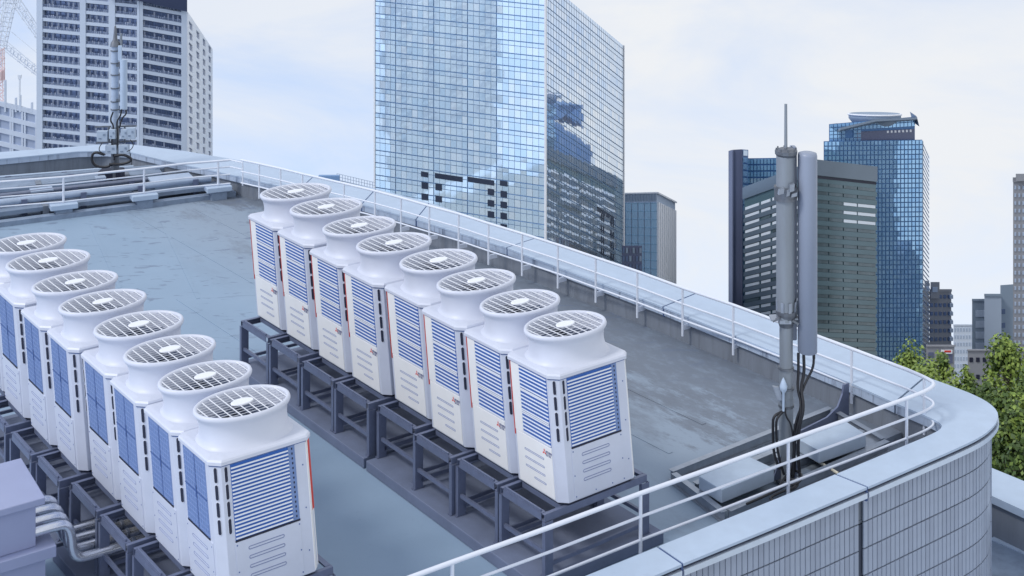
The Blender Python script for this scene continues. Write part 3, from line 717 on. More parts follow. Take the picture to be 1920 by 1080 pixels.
# twin radomes
ta = thing('panel_antenna', 'pale grey round ended radome clamped right of the near mast', 'antenna', (*mp(1514, 480)[:2], mz(660)))
px_ = mp(1514, 480); r1 = 18 / F * DM
mb = MB(); mb.ring([[(px_.x + r_ * math.cos(a * math.pi / 12), px_.y + r_ * math.sin(a * math.pi / 12), z) for a in range(24)] for r_, z in ((r1 * .85, mz(661)), (r1, mz(659)), (r1, mz(292)), (r1 * .94, mz(287)), (r1 * .6, mz(285)))], caps=(True, True)); mb.build('radome', M['radome'], ta)
mb = MB()
for y_ in (360, 600): mb.obox(mp(1478, y_, -.02), (.24, 0, 0), (0, .05, 0), (0, 0, .04))
mb.build('mounting_arm', M['clamp'], ta)
tb = thing('panel_antenna', 'slim grey flat panel between the near mast and its radome', 'antenna', (*mp(1490, 480)[:2], mz(640)))
mb = MB(); q = mp(1484, 480, .06); mb.box(q.x, q.x + .085, q.y, q.y + .16, mz(642), mz(278)); mb.build('housing', M['radome'], tb, bevel=.02)
for x_, lab in ((1497, 'left'), (1507, 'middle'), (1526, 'right')):
    mb = MB(); mb.cyl((at(x_, 665, DM - .02).x, DM - .02), .022, mz(672), mz(661), 8); mb.build('connector', M['cable'], ta)
def cable(pts, r_, lab, sm=2):
    mb = MB(); mb.tube(smooth_path(pts, sm), r_, 6); b0 = pts[-1]
    return tag(mb.build('cable', M['cable'], None, org=b0), lab, 'cable', 'black cables of the near mast')
cable([mp(1497, 668), mp(1497, 700), mp(1495, 730, -.05), mp(1504, 760, -.15), mp(1492, 790, -.16), mp(1487, 830, -.16), mp(1492, 880, -.17), mp(1480, 905, -.2)], .021, 'black cable from the left socket under the radome down the pole')
cable([mp(1507, 668), mp(1508, 700), mp(1501, 728, -.05), mp(1508, 765, -.2), mp(1498, 800, -.2), mp(1496, 850, -.2), mp(1500, 895, -.2)], .024, 'thicker black cable from the middle socket under the radome')
cable([mp(1526, 668), mp(1525, 690), mp(1511, 715), mp(1500, 745, -.1), mp(1503, 775, -.2), mp(1491, 815, -.2), mp(1487, 890, -.2)], .019, 'black cable bending in from the right socket under the radome')
cable([mp(1472, 765, -.15), mp(1473, 780, -.17), mp(1485, 797, -.17), mp(1489, 850, -.17), mp(1478, 915, -.2)], .014, 'thin black cable looping from the lamp across the pole')
cable([mp(1466, 772, -.12), mp(1450, 780, -.16), mp(1449, 800, -.16), mp(1450, 850, -.16), mp(1462, 880, -.2)], .020, 'black cable hanging left of the pole')
cable([mp(1470, 770, -.12), mp(1456, 784, -.18), mp(1455, 805, -.18), mp(1458, 850, -.18), mp(1470, 890, -.2)], .018, 'second black cable hanging left of the pole, closer to it')
z_g = .10
for k, (pts, lab) in enumerate([([(1480, 905), (1460, 918), (1430, 932), (1400, 945)], 'black cable lying towards the near parapet, leftmost strand'), ([(1500, 895), (1490, 915), (1465, 922), (1440, 935), (1455, 940)], 'black coiled cable end on the roof below the mast'), ([(1478, 912), (1500, 905), (1505, 890), (1490, 880), (1475, 890), (1462, 910)], 'loose loop of black cable at the mast foot'), ([(1470, 900), (1492, 898), (1498, 912), (1476, 922)], 'small tight loop of black cable beside the railing post')]):
    cable([atz(x, y, .20 + .05 * math.sin(3 * j + k) ** 2) for j, (x, y) in enumerate(pts)], .018, lab)
# steel base frame with ballast blocks
t = thing('mast_base', 'low galvanised steel frame lying on the roof under the near mast', 'steel frame', tuple(atz(1450, 880)))
fz = .16
fa, fb, fc, fd = atz(1258, 882, fz), atz(1452, 805, fz), atz(1640, 852, fz), atz(1375, 972, fz)
fb2 = fa + (atz(1560, 765, fz) - fa)
dirf = (atz(1452, 805, fz) - fa).normalized(); pf = (fd - fa).normalized(); Lf = (fb2 - fa).length; Wf = 1.35
def beam(a, b, name='frame_beam', hgt=.15):
    mb = MB(); mb.bar(a + Vector((0, 0, -.004)), b + Vector((0, 0, -.004)), .10, .008); mb.bar(a + Vector((0, 0, -hgt)), b + Vector((0, 0, -hgt)), .10, .008); mb.bar(a + Vector((0, 0, -hgt / 2)), b + Vector((0, 0, -hgt / 2)), .012, hgt - .012)
    mb.build(name, M['steel_lt'], t)
P = lambda u, v: fa + dirf * u + pf * v
beam(P(0, 0), P(Lf, 0)); beam(P(0, .08), P(0, Wf)); beam(P(.08, Wf), P(Lf, Wf)); beam(P(Lf, .08), P(Lf, Wf - .08)); beam(P(.1, .5), P(Lf - .1, .5)); beam(P(.1, .88), P(Lf - .1, .88)); 
for u in (1.75, 2.5): beam(P(u, .58), P(u, .80))
def ballast(c, z, h_, lab):
    q = [atz(x, y, z) for x, y in c]; o = q[0].copy(); o.z = z - h_
    b_ = MB(); b_.prism([(p.x, p.y) for p in q], z - h_, z)
    tag(b_.build('ballast_block', M['block'], None, org=o, bevel=.012), lab, 'concrete block', 'blocks weighing down the mast frame')
ballast([(1310, 892), (1353, 918), (1452, 878), (1405, 856)], .36, .197, 'large flat concrete block on the frame left of the mast')
ballast([(1499, 824), (1536, 845), (1624, 814), (1585, 789)], .36, .197, 'large flat concrete block on the frame right of the mast')
# thin conduit and loose channel near the parapet
a, b = atz(1522, 858, .12), atz(1572, 888, .12)
mb = MB(); mb.tube([a, b], .022, 8); tag(mb.build('conduit', M['yellow'], None, org=a), 'short cream conduit running from the mast frame to the near parapet', 'pipe')
a = atz(1600, 838, .0); mb = MB(); mb.obox(a, dirf * .9, pf * .28, (0, 0, .1)); tag(mb.build('channel_section', M['steel_lt'], None, org=a), 'loose grey steel section beside the right ballast block', 'steel section')
# curved gusset buttress on the right upstand
t = thing('buttress_fin', 'dark steel fin curving up the right parapet behind the mast', 'bracket', tuple(atz(1560, 790)))
p0 = atz(1592, 782, 0); ww = -(RN); mb = MB()
prof = [(0, .02), (1.2, .02), (1.2, .10), (.55, .14), (.28, .24), (.16, .42), (.13, .56), (0, .56)]
th = RS * .03
v = [p0 + ww * u + Vector((0, 0, z)) for u, z in prof]
nn = len(v); mb.add(v + [q + th for q in v], [tuple(range(nn)), tuple(reversed(range(nn, 2 * nn)))] + [(i, (i + 1) % nn, nn + (i + 1) % nn, nn + i) for i in range(nn)]); mb.build('fin_plate', M['steel'], t)
mb = MB(); mb.obox(p0 + ww * 1.2 - RS * .1, RN * .8, RS * .23, (0, 0, .018)); mb.build('foot_plate', M['steel_lt'], t)

# ------------------------------------------------------------------ bottom left box and its pipes
bz = 1.45
c1, c2, c0 = atz(85, 932, bz), atz(40, 858, bz), atz(-120, 990, bz)
ex = (c1 - c0); ex.z = 0; exn = ex.normalized(); ey = (c2 - c1); ey.z = 0
t = thing('duct_housing', 'lavender grey sheet metal housing on a slab at the lower left', 'housing', (c1.x - .8, c1.y, 0))
mb = MB(); mb.prism([(p.x, p.y) for p in (c0, c1, c1 + ey, c0 + ey)], bz - .09, bz); mb.build('lid', M['box_lav'], t, bevel=.012)
i_ = exn * -.10
mb = MB(); mb.prism([(p.x, p.y) for p in (c0 + ey * .05, c1 + i_ + ey * .05, c1 + i_ + ey * .95, c0 + ey * .95)], .852, bz - .092); mb.build('casing', M['box_lav'], t, bevel=.006)
mb = MB(); mb.prism([(p.x, p.y) for p in (c0 - ey * .05, c1 + exn * .12 - ey * .05, c1 + exn * .12 + ey * 1.02, c0 + ey * 1.02)], .71, .85); mb.build('slab', M['box_lav'], t, bevel=.01)
mb = MB(); mb.prism([(p.x, p.y) for p in (c0, c1 + exn * .0, c1 + ey * .9, c0 + ey * .9)], .0, .708); mb.build('plinth', M['box_lav'], t)
eyn = ey.normalized()
for k in range(4):
    s0 = at(70, 985 - k * 13, 15.3 + k * .0); s0 = c1 + i_ + ey * (.12 + .2 * k); s0.z = .98
    a = s0 - exn * .05
    pts = [a, a + exn * .34, a + exn * .44 + Vector((0, 0, -.02)), a + exn * .50 + Vector((0, 0, -.12)), a + exn * .52 + Vector((0, 0, -.36)), a + exn * .57 + Vector((0, 0, -.46)), a + exn * .70 + Vector((0, 0, -.50)), a + exn * 1.75 + Vector((0, 0, -.50))]
    mb = MB(); mb.tube(smooth_path(pts, 1), .058, 12)
    o_ = mb.build('insulated_pipe', M['chrome'], None, org=a)
    tag(o_, ['nearest', 'second nearest', 'third nearest', 'farthest'][k] + ' of the four shiny pipes dropping from the lavender housing', 'pipe', 'four shiny pipes from the housing')
    mb = MB(); e = a + exn * 1.28 + Vector((0, 0, -.50)); ORG[o_.name] = tuple(a)
    for j in range(3): mb.tube([e + exn * j * .16, e + exn * (j * .16 + .035)], .066, 12)
    mb.build('pipe_band', M['pipe_dark'], o_)

# ------------------------------------------------------------------ ducts and pipes behind the far railing
def run(name, m, px0, py0, px1, py1, z, r_, lab, cat, group=None, shape='pipe', h_=.2, wd=.3):
    a, b = atz(px0, py0, z), atz(px1, py1, z); mb = MB()
    if shape == 'pipe': mb.tube([a, b], r_, 10)
    else: mb.bar(a, b, wd, h_)
    o_ = mb.build(name, m, None, org=Vector((a.x, a.y, 0)))
    if name in ('roof_pipe_or_shade_run', 'cable_tray'):
        ORG[o_.name] = (a.x, a.y, 0); d = (b - a).normalized(); s_ = Vector((-d.y, d.x, 0)); L_ = (b - a).length; st_ = 1.45 if shape == 'pipe' else 2.3; k = .6 + r_ * 4
        while k < L_ - .3:
            p = a + d * k; p.z = 0; hw = r_ + .05 if shape == 'pipe' else wd / 2 + .03; top = z + (r_ * .5 if shape == 'pipe' else h_ / 2 + .02)
            m2 = MB(); m2.obox(p - d * .07 - s_ * hw, d * .14, s_ * 2 * hw, (0, 0, top)); m2.build('saddle', M['steel'] if shape == 'pipe' else M['wall_in'], o_); k += st_
    return tag(o_, lab, cat, group)
run('roof_kerb', M['duct'], -150, 439, 440, 362, .06, 0, 'low kerb upstand closing the blue membrane below the far railing', 'kerb', None, 'bar', .12, .25)
run('cable_tray', M['duct'], -150, 415, 430, 344, .18, 0, 'flat grey cable tray nearest to the blocks of the far railing', 'cable tray', 'services behind the far railing', 'bar', .10, .5)
run('roof_pipe_or_shade_run', M['duct_lt'], -150, 398, 395, 334, .35, .09, 'thick pale pipe low behind the far railing', 'pipe', 'services behind the far railing')
run('roof_pipe_or_shade_run', M['pipe_dark'], -150, 384, 330, 330, .32, .06, 'dark thin pipe second in the row behind the far railing', 'pipe', 'services behind the far railing')
run('cable_tray', M['duct'], -150, 366, 300, 322, .22, 0, 'wide pale cable tray in the middle of the far services', 'cable tray', 'services behind the far railing', 'bar', .12, .7)
run('roof_pipe_or_shade_run', M['duct'], -150, 352, 310, 312, .3, .07, 'grey pipe farthest back, close to the far parapet', 'pipe', 'services behind the far railing')
run('roof_pipe_or_shade_run', M['duct_lt'], 190, 322, 330, 308, .25, .05, 'short pale pipe ending below the far mast', 'pipe', 'services behind the far railing')
run('roof_pipe_or_shade_run', M['cable'], -150, 407, 420, 340, .10, .05, 'black run added as the dark gap before the thick pale pipe', 'pipe', 'services behind the far railing')  # added dark run: its colour is the shade between the pipes
run('roof_pipe_or_shade_run', M['steel'], -150, 376, 330, 325, .12, .06, 'dark run added as the shaded gap before the wide tray', 'pipe', 'services behind the far railing')  # second added run, shade put in as a dark strip
run('roof_pipe_or_shade_run', M['coping'], -150, 344, 250, 312, .34, .035, 'slim bright pipe along the far parapet', 'pipe', 'services behind the far railing')
def small_box(x, y, z, wd, dp, h_, m, lab, name='vent_cowl', cat='vent'):
    p = atz(x, y, 0); d = (atz(270, 316, 1.) - atz(119, 332, 1.)).normalized(); s_ = Vector((-d.y, d.x, 0)); mb = MB(); t = thing(name, lab, cat, (p.x, p.y, 0))
    mb.obox(p + Vector((0, 0, z)), d * wd, s_ * dp, (0, 0, h_)); mb.build('casing', m, t, bevel=.01)
    mb = MB(); mb.obox(p - d * .03 - s_ * .03 + Vector((0, 0, z + h_ + .003)), d * (wd + .06), s_ * (dp + .06), (0, 0, .04)); mb.build('lid', M['duct_lt'], t)
    for u, v_ in ((.02, .02), (wd - .08, .02), (.02, dp - .08), (wd - .08, dp - .08)):
        if z > .02: mb = MB(); mb.obox(p + d * u + s_ * v_, d * .05, s_ * .05, (0, 0, z - .002)); mb.build('leg', M['steel'], t)
small_box(290, 372, .22, 1.05, .8, .12, M['duct'], 'flat grey box with dark underside between the second and third railing blocks')
small_box(60, 385, .12, .5, .3, .2, M['steel'], 'small dark box left of the first railing block', 'junction_box', 'box')
small_box(182, 366, .12, .2, .2, .3, M['steel'], 'small dark post box between the first two railing blocks', 'junction_box', 'box')
small_box(292, 336, .1, .9, .3, .18, M['duct_lt'], 'pale vent cowl behind the second railing post')

# ------------------------------------------------------------------ far mast
DF = 36.2; fx = at(216, 300, DF).x
fzv = lambda y: CH - (y - HZ) / F * DF
fp = lambda x, y, dy=0: at(x, y, DF + dy)
t = thing('antenna_mast', 'pale mast with stacked boxes at the far corner before the apartment tower', 'antenna mast', (fx, DF, 0))
mb = MB(); mb.cyl((fx, DF), .11, 0, fzv(238), 14); mb.build('lower_pole', M['clamp'], t)
mb = MB(); mb.cyl((fp(216, 160).x, DF), .10, fzv(240), fzv(86), 16); mb.build('sleeve', M['duct_lt'], t)
mb = MB(); mb.ring([[(fp(216, 80).x + r_ * math.cos(a * math.pi / 6), DF + r_ * math.sin(a * math.pi / 6), fzv(y_)) for a in range(12)] for r_, y_ in ((.14, 87), (.12, 80), (.06, 74), (.04, 60), (.03, 50), (.01, 48))], caps=(True, True)); mb.build('spire', M['clamp'], t)
mb = MB(); mb.cyl((fp(227, 75).x, DF), .035, fzv(85), fzv(63), 8); mb.build('stub_antenna', M['mast'], t)
for y_ in (95, 118, 140, 165, 190, 205): mb = MB(); mb.cyl((fp(216, 160).x, DF), .125, fzv(y_ + 1), fzv(y_ - 1), 12); mb.build('clamp_collar', M['clamp'], t)
tr = thing('panel_antenna', 'white upright panel on the right of the far mast', 'antenna', (*fp(232, 150, -.12)[:2], fzv(203)))
mb = MB(); q = fp(232, 150, -.12); mb.cyl((q.x, q.y), .098, fzv(203), fzv(110), 14); mb.build('radome', M['coping'], tr)
mb = MB(); mb.obox(fp(218, 125, -.1), (.2, 0, 0), (0, .05, 0), (0, 0, .05)); mb.obox(fp(218, 190, -.1), (.2, 0, 0), (0, .05, 0), (0, 0, .05)); mb.build('mounting_arm', M['clamp'], tr)
tr = thing('panel_antenna', 'small white panel high on the far mast beside its spire', 'antenna', (*fp(225, 95, -.1)[:2], fzv(112)))
mb = MB(); q = fp(221, 95, -.14); mb.box(q.x, q.x + .10, q.y, q.y + .06, fzv(112), fzv(84)); mb.build('housing', M['coping'], tr, bevel=.01)
boxes = [(181, 246, 20, 20, 'leftmost'), (204, 243, 12, 18, 'second from the left'), (226, 243, 13, 18, 'third from the left'), (237, 240, 16, 21, 'rightmost'), (197, 273, 21, 16, 'lower left'), (222, 272, 19, 17, 'lower right')]
for x, y, w_, h_, lab in boxes:
    q = fp(x, y + h_, -.30); k = DF / F
    tt = thing('radio_unit', f'{lab} pale equipment box strapped round the far mast', 'equipment box', tuple(q), 'equipment boxes on the far mast')
    mb = MB(); mb.obox(q, (w_ * k, 0, 0), (0, .12, 0), (0, 0, h_ * k)); mb.build('casing', M['block'], tt, bevel=.012)
    mb = MB(); mb.obox(q + Vector((w_ * k * .2, -.012, h_ * k * .25)), (w_ * k * .25, 0, 0), (0, .010, 0), (0, 0, h_ * k * .12)); mb.obox(q + Vector((w_ * k * .6, -.012, h_ * k * .55)), (w_ * k * .2, 0, 0), (0, .010, 0), (0, 0, h_ * k * .2)); mb.build('label_plate', M['duct'], tt)
mb = MB(); mb.bar(fp(178, 238, -.02), fp(256, 236, -.02), .04, .04); mb.bar(fp(180, 268, -.02), fp(256, 264, -.02), .04, .04); mb.bar(fp(204, 238, -.03), fp(205, 268, -.03), .05, .05); mb.bar(fp(234, 237, -.03), fp(234, 268, -.03), .04, .04); mb.build('cross_arm', M['clamp'], t)
for k, (pts, lab) in enumerate([([(196, 290), (176, 284), (171, 298), (178, 312), (200, 314), (215, 306)], 'large black cable loop hanging left of the far mast foot'),
        ([(212, 210), (206, 226), (214, 236), (208, 262), (215, 300)], 'black cable winding down the left side of the far mast'), ([(228, 205), (226, 218), (218, 228), (222, 262), (214, 300)], 'black cable from the far white panel to the mast foot'),
        ([(236, 206), (237, 214), (228, 222), (224, 240)], 'short black cable bending under the far white panel'), ([(215, 292), (235, 290), (250, 300), (232, 308), (205, 308)], 'tangled black cable on the roof right of the far mast'),
        ([(192, 268), (186, 276), (186, 284), (198, 290)], 'thin dark cable drooping from the left box of the far mast'), ([(244, 262), (251, 270), (247, 280), (238, 284)], 'thin dark cable drooping from the right box of the far mast')]):
    P3 = [fp(x, y, -.2 - .03 * k) for x, y in pts]; mb = MB(); mb.tube(smooth_path(P3, 2), (.036 if k in (0, 4) else .022) if k < 5 else .012, 6)
    tag(mb.build('cable', M['cable'], None, org=P3[-1]), lab, 'cable', 'black cables of the far mast')
q = fp(182, 315, -.1); mb = MB(); mb.box(q.x, q.x + .62, q.y, q.y + .5, 0.02, .52)
tag(mb.build('equipment_box', M['navy'], None, org=Vector((q.x, q.y, .02)), bevel=.05), 'dark rounded box on the roof at the far mast foot', 'equipment box')

# ------------------------------------------------------------------ lower annex at the bottom right
t = thing('annex_building', 'lower neighbouring flat roof with pale parapet at the bottom right corner', 'building', (10, 24, -176))
a, b, c_, d_ = at(1840, 868, 25.5), at(2200, 1015, 19.5), at(1840, 905, 23.6), at(2200, 1075, 18)
zt = a.z
pp = lambda x, y, z: atz(x, y, z)
A0, A1, B0, B1 = pp(1780, 845, zt), pp(2100, 975, zt), pp(1780, 893, zt), pp(2100, 1040, zt)
mb = MB(); mb.add([A0, A1, B1, B0] + [p + Vector((0, 0, -.14)) for p in (A0, A1, B1, B0)], [(0, 1, 2, 3), (7, 6, 5, 4), (3, 2, 6, 7), (1, 0, 4, 5), (0, 3, 7, 4), (2, 1, 5, 6)]); mb.build('coping', M['coping'], t)
dn = (A0 - B0).normalized() * .12
mb = MB(); q = [A0 - dn, A1 - dn, B1 + dn, B0 + dn]; mb.add([p + Vector((0, 0, -.142)) for p in q] + [p + Vector((0, 0, -.85)) for p in q], [(0, 1, 2, 3), (7, 6, 5, 4), (3, 2, 6, 7), (1, 0, 4, 5), (0, 3, 7, 4), (2, 1, 5, 6)]); mb.build('upstand', M['wall_in'], t)
zr = zt - .8
q = [pp(1780, 880, zr), pp(2150, 1020, zr), pp(2500, 1700, zr), pp(1780, 1500, zr)]
mb = MB(); mb.add(q, [(0, 1, 2, 3)]); mb.build('roof', M['duct'], t)
q = [A0 - dn, A1 - dn, q[2], q[3]]
mb = MB(); mb.prism([(p.x, p.y) for p in (q)], -176.2, zr - .02); mb.build('wall', M['grout'], t)
mb = MB(); mb.bar(pp(1862, 1008, zr + .01), pp(1960, 1050, zr + .01), .2, .02); mb.build('membrane_seam', M['coping'], t)

# ------------------------------------------------------------------ city behind
G = {}
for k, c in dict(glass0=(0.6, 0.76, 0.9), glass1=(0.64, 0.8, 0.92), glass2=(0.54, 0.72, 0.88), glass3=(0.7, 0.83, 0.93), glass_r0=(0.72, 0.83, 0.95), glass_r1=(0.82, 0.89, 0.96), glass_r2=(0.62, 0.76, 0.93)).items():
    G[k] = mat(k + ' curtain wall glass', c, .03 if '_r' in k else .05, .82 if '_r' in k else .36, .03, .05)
G['mull'] = mat('blue mullion', (0.22, 0.38, 0.62), .4, .2)
G['mull_r'] = mat('pale mullion', (.34, .46, .66), .4, .2)
G['dark_win'] = mat('dark window opening', (.02, .03, .06), .25)
G['bt0'] = mat('deep blue tower glass', (.33, .58, .86), .05, .55, .06, .04); G['bt1'] = mat('mid blue tower glass', (.40, .66, .92), .05, .55, .06, .04)
G['bt_m'] = mat('navy tower grid', (0.08, 0.2, 0.42), .5)
G['gg'] = mat('grey green spandrel', (0.11, 0.185, 0.215), .22, .3, .10, .05); G['gg_b'] = mat('grey green cladding band', (0.17, 0.22, 0.275), .3, .35, .06, .05)
G['gg_w'] = mat('tower strip window', (0.115, 0.16, 0.18), .15, .3, .3, .12); G['gg_l'] = mat('tower strip window bright', (.86, .92, .98), .1, .15)
G['slab'] = mat('dark indigo cladding', (0.13, 0.15, 0.24), .4, 0, .08, .05)
G['apt'] = mat('pale blue grey concrete', (0.52, 0.6, 0.72), .8, 0, .05, .05); G['apt_w'] = mat('side wall with painted sunlight', (0.86, 0.9, 0.97), .7)  # side wall whitened to carry sunlight that its face does not get
G['apt_in'] = mat('recessed balcony wall', (0.17, 0.225, 0.37), .6); G['apt_win'] = mat('balcony window glass', (0.17, 0.23, 0.38), .12, .3)
G['apt_rail'] = mat('grey balcony rail', (.20, .26, .40), .5); G['apt_it'] = mat('pale balcony item', (.52, .58, .70), .7)
G['crown'] = mat('dark navy crown', (.03, .045, .10), .35)
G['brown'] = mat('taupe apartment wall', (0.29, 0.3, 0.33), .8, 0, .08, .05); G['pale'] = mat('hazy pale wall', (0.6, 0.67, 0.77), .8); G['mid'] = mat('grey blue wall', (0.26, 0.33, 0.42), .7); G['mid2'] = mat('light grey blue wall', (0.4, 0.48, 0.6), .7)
G['haze_w'] = mat('site concrete paled by painted haze', (0.58, 0.65, 0.76), .85, 0, .1, .08); G['haze_d'] = mat('site opening paled by painted haze', (0.36, 0.43, 0.57), .8)  # distance haze is mixed into the site colours
G['crane'] = mat('crane lattice paled by painted haze', (0.72, 0.77, 0.84), .6); G['crane_r'] = mat('red crane paint under painted haze', (0.8, 0.6, 0.58), .6)  # cranes painted paler in place of haze in the air
G['roofblue'] = mat('blue sheet roof', (0.16, 0.28, 0.48), .5); G['teal'] = mat('teal blue glass wall', (0.42, 0.64, 0.86), .12, .3, .08, .05); G['cream'] = mat('pale stone pier', (0.78, 0.8, 0.84), .7)

class Face:
    """A wall plane given by its photo corners and the distance of each vertical edge."""
    def __init__(s, xl, xr, tl, bl, tr, br, Dl, Dr):
        s.c = [at(xl, tl, Dl), at(xr, tr, Dr), at(xl, bl, Dl), at(xr, br, Dr)]
        e = s.c[1] - s.c[0]; e.z = 0; e.normalize(); s.n = Vector((e.y, -e.x, 0)); s.e = e
        s.xl, s.xr, s.Dl, s.Dr = xl, xr, Dl, Dr
    def u(s, x):                            # photo x -> position along the wall
        k = (x - 960) / F; a, b = s.c[0], s.c[1]
        return (k * a.y - a.x) / ((b.x - a.x) - k * (b.y - a.y))
    def p(s, u, v, o=0):
        return s.c[0].lerp(s.c[1], u).lerp(s.c[2].lerp(s.c[3], u), v) + s.n * o
    def slab(s, mb, u0, u1, v0, v1, o0, o1, jit=0):
        q = [s.p(u0, v0, o0), s.p(u1, v0, o0), s.p(u1, v1, o0), s.p(u0, v1, o0)]; ja, jb = rnd.uniform(-jit, jit), rnd.uniform(-jit, jit)
        r_ = [s.p(u0, v0, o1 + ja + jb), s.p(u1, v0, o1 - ja + jb), s.p(u1, v1, o1 - ja - jb), s.p(u0, v1, o1 + ja - jb)]     # no two panes hang quite alike
        mb.add(q + r_, [(4, 5, 6, 7), (0, 1, 5, 4), (1, 2, 6, 5), (2, 3, 7, 6), (3, 0, 4, 7), (3, 2, 1, 0)])
def core_block(mb, faces, depth, setb=.25):           # the mass behind the walls
    f0, f1 = faces[0], faces[-1]
    tops = [f0.c[0]] + [f.c[1] for f in faces]; bots = [f0.c[2]] + [f.c[3] for f in faces]
    mid = (tops[0] + tops[-1]) / 2; mid.z = 0; go = mid.normalized()
    nrm = [f.n for f in faces]; vn = [nrm[0]] + [(nrm[i] + nrm[i + 1]).normalized() for i in range(len(nrm) - 1)] + [nrm[-1]]
    back = go * depth; side = (tops[-1] - tops[0]); side.z = 0; side *= .06; fall = Vector((0, 0, -.5 * depth))   # flat lean-to roof falling to the rear
    t_ = [p - v * setb for p, v in zip(tops, vn)]; b_ = [p - v * setb for p, v in zip(bots, vn)]
    t_ += [tops[-1] + back - side + fall, tops[0] + back + side + fall]; b_ += [bots[-1] + back - side, bots[0] + back + side]
    n = len(t_); mb.add(t_ + b_, [tuple(range(n)), tuple(reversed(range(n, 2 * n)))] + [(i, (i + 1) % n, n + (i + 1) % n, n + i) for i in range(n)])

# glass tower
t = thing('glass_tower', 'huge light blue glass tower filling the middle of the skyline', 'skyscraper', (5, 430, ground_z(430)))
fl = Face(703, 1022, -68, 700, -38, 760, 466, 430); fr = Face(1022, 1169, -38, 760, 85, 800, 430, 520)
FH_T = -68; FH = 768 / 33.2
mb = MB(); core_block(mb, [fl, fr], 70); mb.build('core', G['mull'], t)
cut = [(790, 803, 321), (816, 868, 324), (878, 927, 331), (938, 952, 338)]
dark_cells = []
def fl_cell(x0, x1, y0, y1, sl=.15):
    q = []
    for o_ in (.1, .24):
        for x, y in ((x0, y0), (x1, y0 + (x1 - x0) * sl), (x1, y1 + (x1 - x0) * sl), (x0, y1)):
            u = fl.u(x); a, b = fl.p(u, 0), fl.p(u, 1); q.append(fl.p(u, (a.z - at(x, y, a.y).z) / (a.z - b.z), o_))
    return q
n_part = 0; stuff = {k: MB() for k in G if k.startswith('glass')}
def pane(face, u0, u1, v0, v1, key, o0, o1):
    global n_part
    vis = photo(face.p((u0 + u1) / 2, (v0 + v1) / 2)); inv = vis[1] < 520 - .0 and vis[1] > 0
    if face is fl and inv and n_part < 300 and v1 - v0 > .016:
        m_ = MB(); face.slab(m_, u0, u1, v0, v1, o0, o1, .012); m_.build('glass_pane', G[key], t); n_part += 1
    else: face.slab(stuff[key], u0, u1, v0, v1, o0, o1, .009 if face is fl else .003)
NR = 33
ucols = [i / 30 for i in range(31)]
tall = []
for r_ in range(NR):
    v0 = r_ / NR; v1 = (r_ + 1) / NR
    for i in range(30):
        g = .06 / 30
        if i in (3, 10, 16, 21): g = .16 / 30
        u0, u1 = ucols[i] + .03 / 30, ucols[i + 1] - .03 / 30 - (g - .06 / 30)
        px, py = photo(fl.p((u0 + u1) / 2, (v0 + v1) / 2))
        rown = rnd.choice(['glass0', 'glass1', 'glass1', 'glass2', 'glass3', 'glass0'])
        tall.append((px, py, u0, u1, v0 + .0118, v1 - .0013, rown))
        pane(fl, u0, u1, v0 + .0013, v0 + .0104, rnd.choice(['glass2', 'glass0', 'glass0', 'glass1']), -.05, .12)
for q in sorted(tall, key=lambda q: abs(q[1] - 190)): pane(fl, *q[2:6], q[6], -.05, .12)
for r_ in range(NR):
    v0 = r_ / NR; v1 = (r_ + 1) / NR
    for i in range(34):
        u0, u1 = i / 34 + .0018, (i + 1) / 34 - .0018
        key = rnd.choice(['glass_r0', 'glass_r1', 'glass_r1', 'glass_r2', 'glass_r0'])
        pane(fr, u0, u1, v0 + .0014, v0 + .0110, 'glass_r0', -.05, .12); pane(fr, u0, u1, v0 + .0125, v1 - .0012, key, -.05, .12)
for k, m_ in stuff.items():
    if m_.v: m_.build('glass_pane_field', G[k], t, kind='stuff')
BX = [(4, 5, 6, 7), (0, 1, 5, 4), (1, 2, 6, 5), (2, 3, 7, 6), (3, 0, 4, 7), (3, 2, 1, 0)]
for c_ in cut: m_ = MB(); m_.add(fl_cell(c_[0], c_[1], c_[2], c_[2] + 9.5), BX); m_.build('louvre_opening', G['dark_win'], t)
for x, ys in ((791, (341, 362)), (817, (344, 366)), (915, (353, 374, 395)), (939, (357, 377, 398, 419))):
    for y in ys:
        m_ = MB(); m_.add(fl_cell(x, x + 12, y, y + 12), BX); o_ = m_.build('louvre_opening', G['dark_win'], t)
        m_ = MB(); q = [p + fl.n * .16 for p in fl_cell(x + 4, x + 9, y + 6.5, y + 11.5)]; m_.add(q, BX); m_.build('vent_hood', G['cream'], o_)
# slender pale frame on the tower edges
for fc, a_, b_ in ((fl, -.004, .004), (fr, -.006, .006), (fr, .994, 1.003)):
    mb = MB(); fc.slab(mb, a_, b_, 0, 1, -.1, .42); mb.build('corner_trim', G['cream'], t)
lowf = [(1128 + k * 8, 372 + k * 4.6) for k in range(5)]
for x, y in [(1123, 392), (1131, 397), (1139, 402), (1147, 407)]:
    u0, u1 = fr.u(x - 3), fr.u(x + 3.4); top, bot = fr.p(u0, 0), fr.p(u0, 1); z0 = at(x, y, 430 + 90 * u0).z; v = (top.z - z0) / (top.z - bot.z)
    m_ = MB(); fr.slab(m_, u0, u1, v - .006, v + .006, .125, .2); m_.build('louvre_opening', G['dark_win'], t)
for r_ in range(4):
    for x in (1127, 1131, 1145, 1149):
        u0 = fr.u(x - 1); u1 = fr.u(x + 1.4); D_ = 430 + 90 * u0; y = 407 + (x - 1127) * .55 + r_ * 21; top, bot = fr.p(u0, 0), fr.p(u0, 1); v = (top.z - at(x, y, D_).z) / (top.z - bot.z)
        m_ = MB(); fr.slab(m_, u0, u1, v - .009, v + .009, .125, .2); m_.build('louvre_opening', G['dark_win'], t)

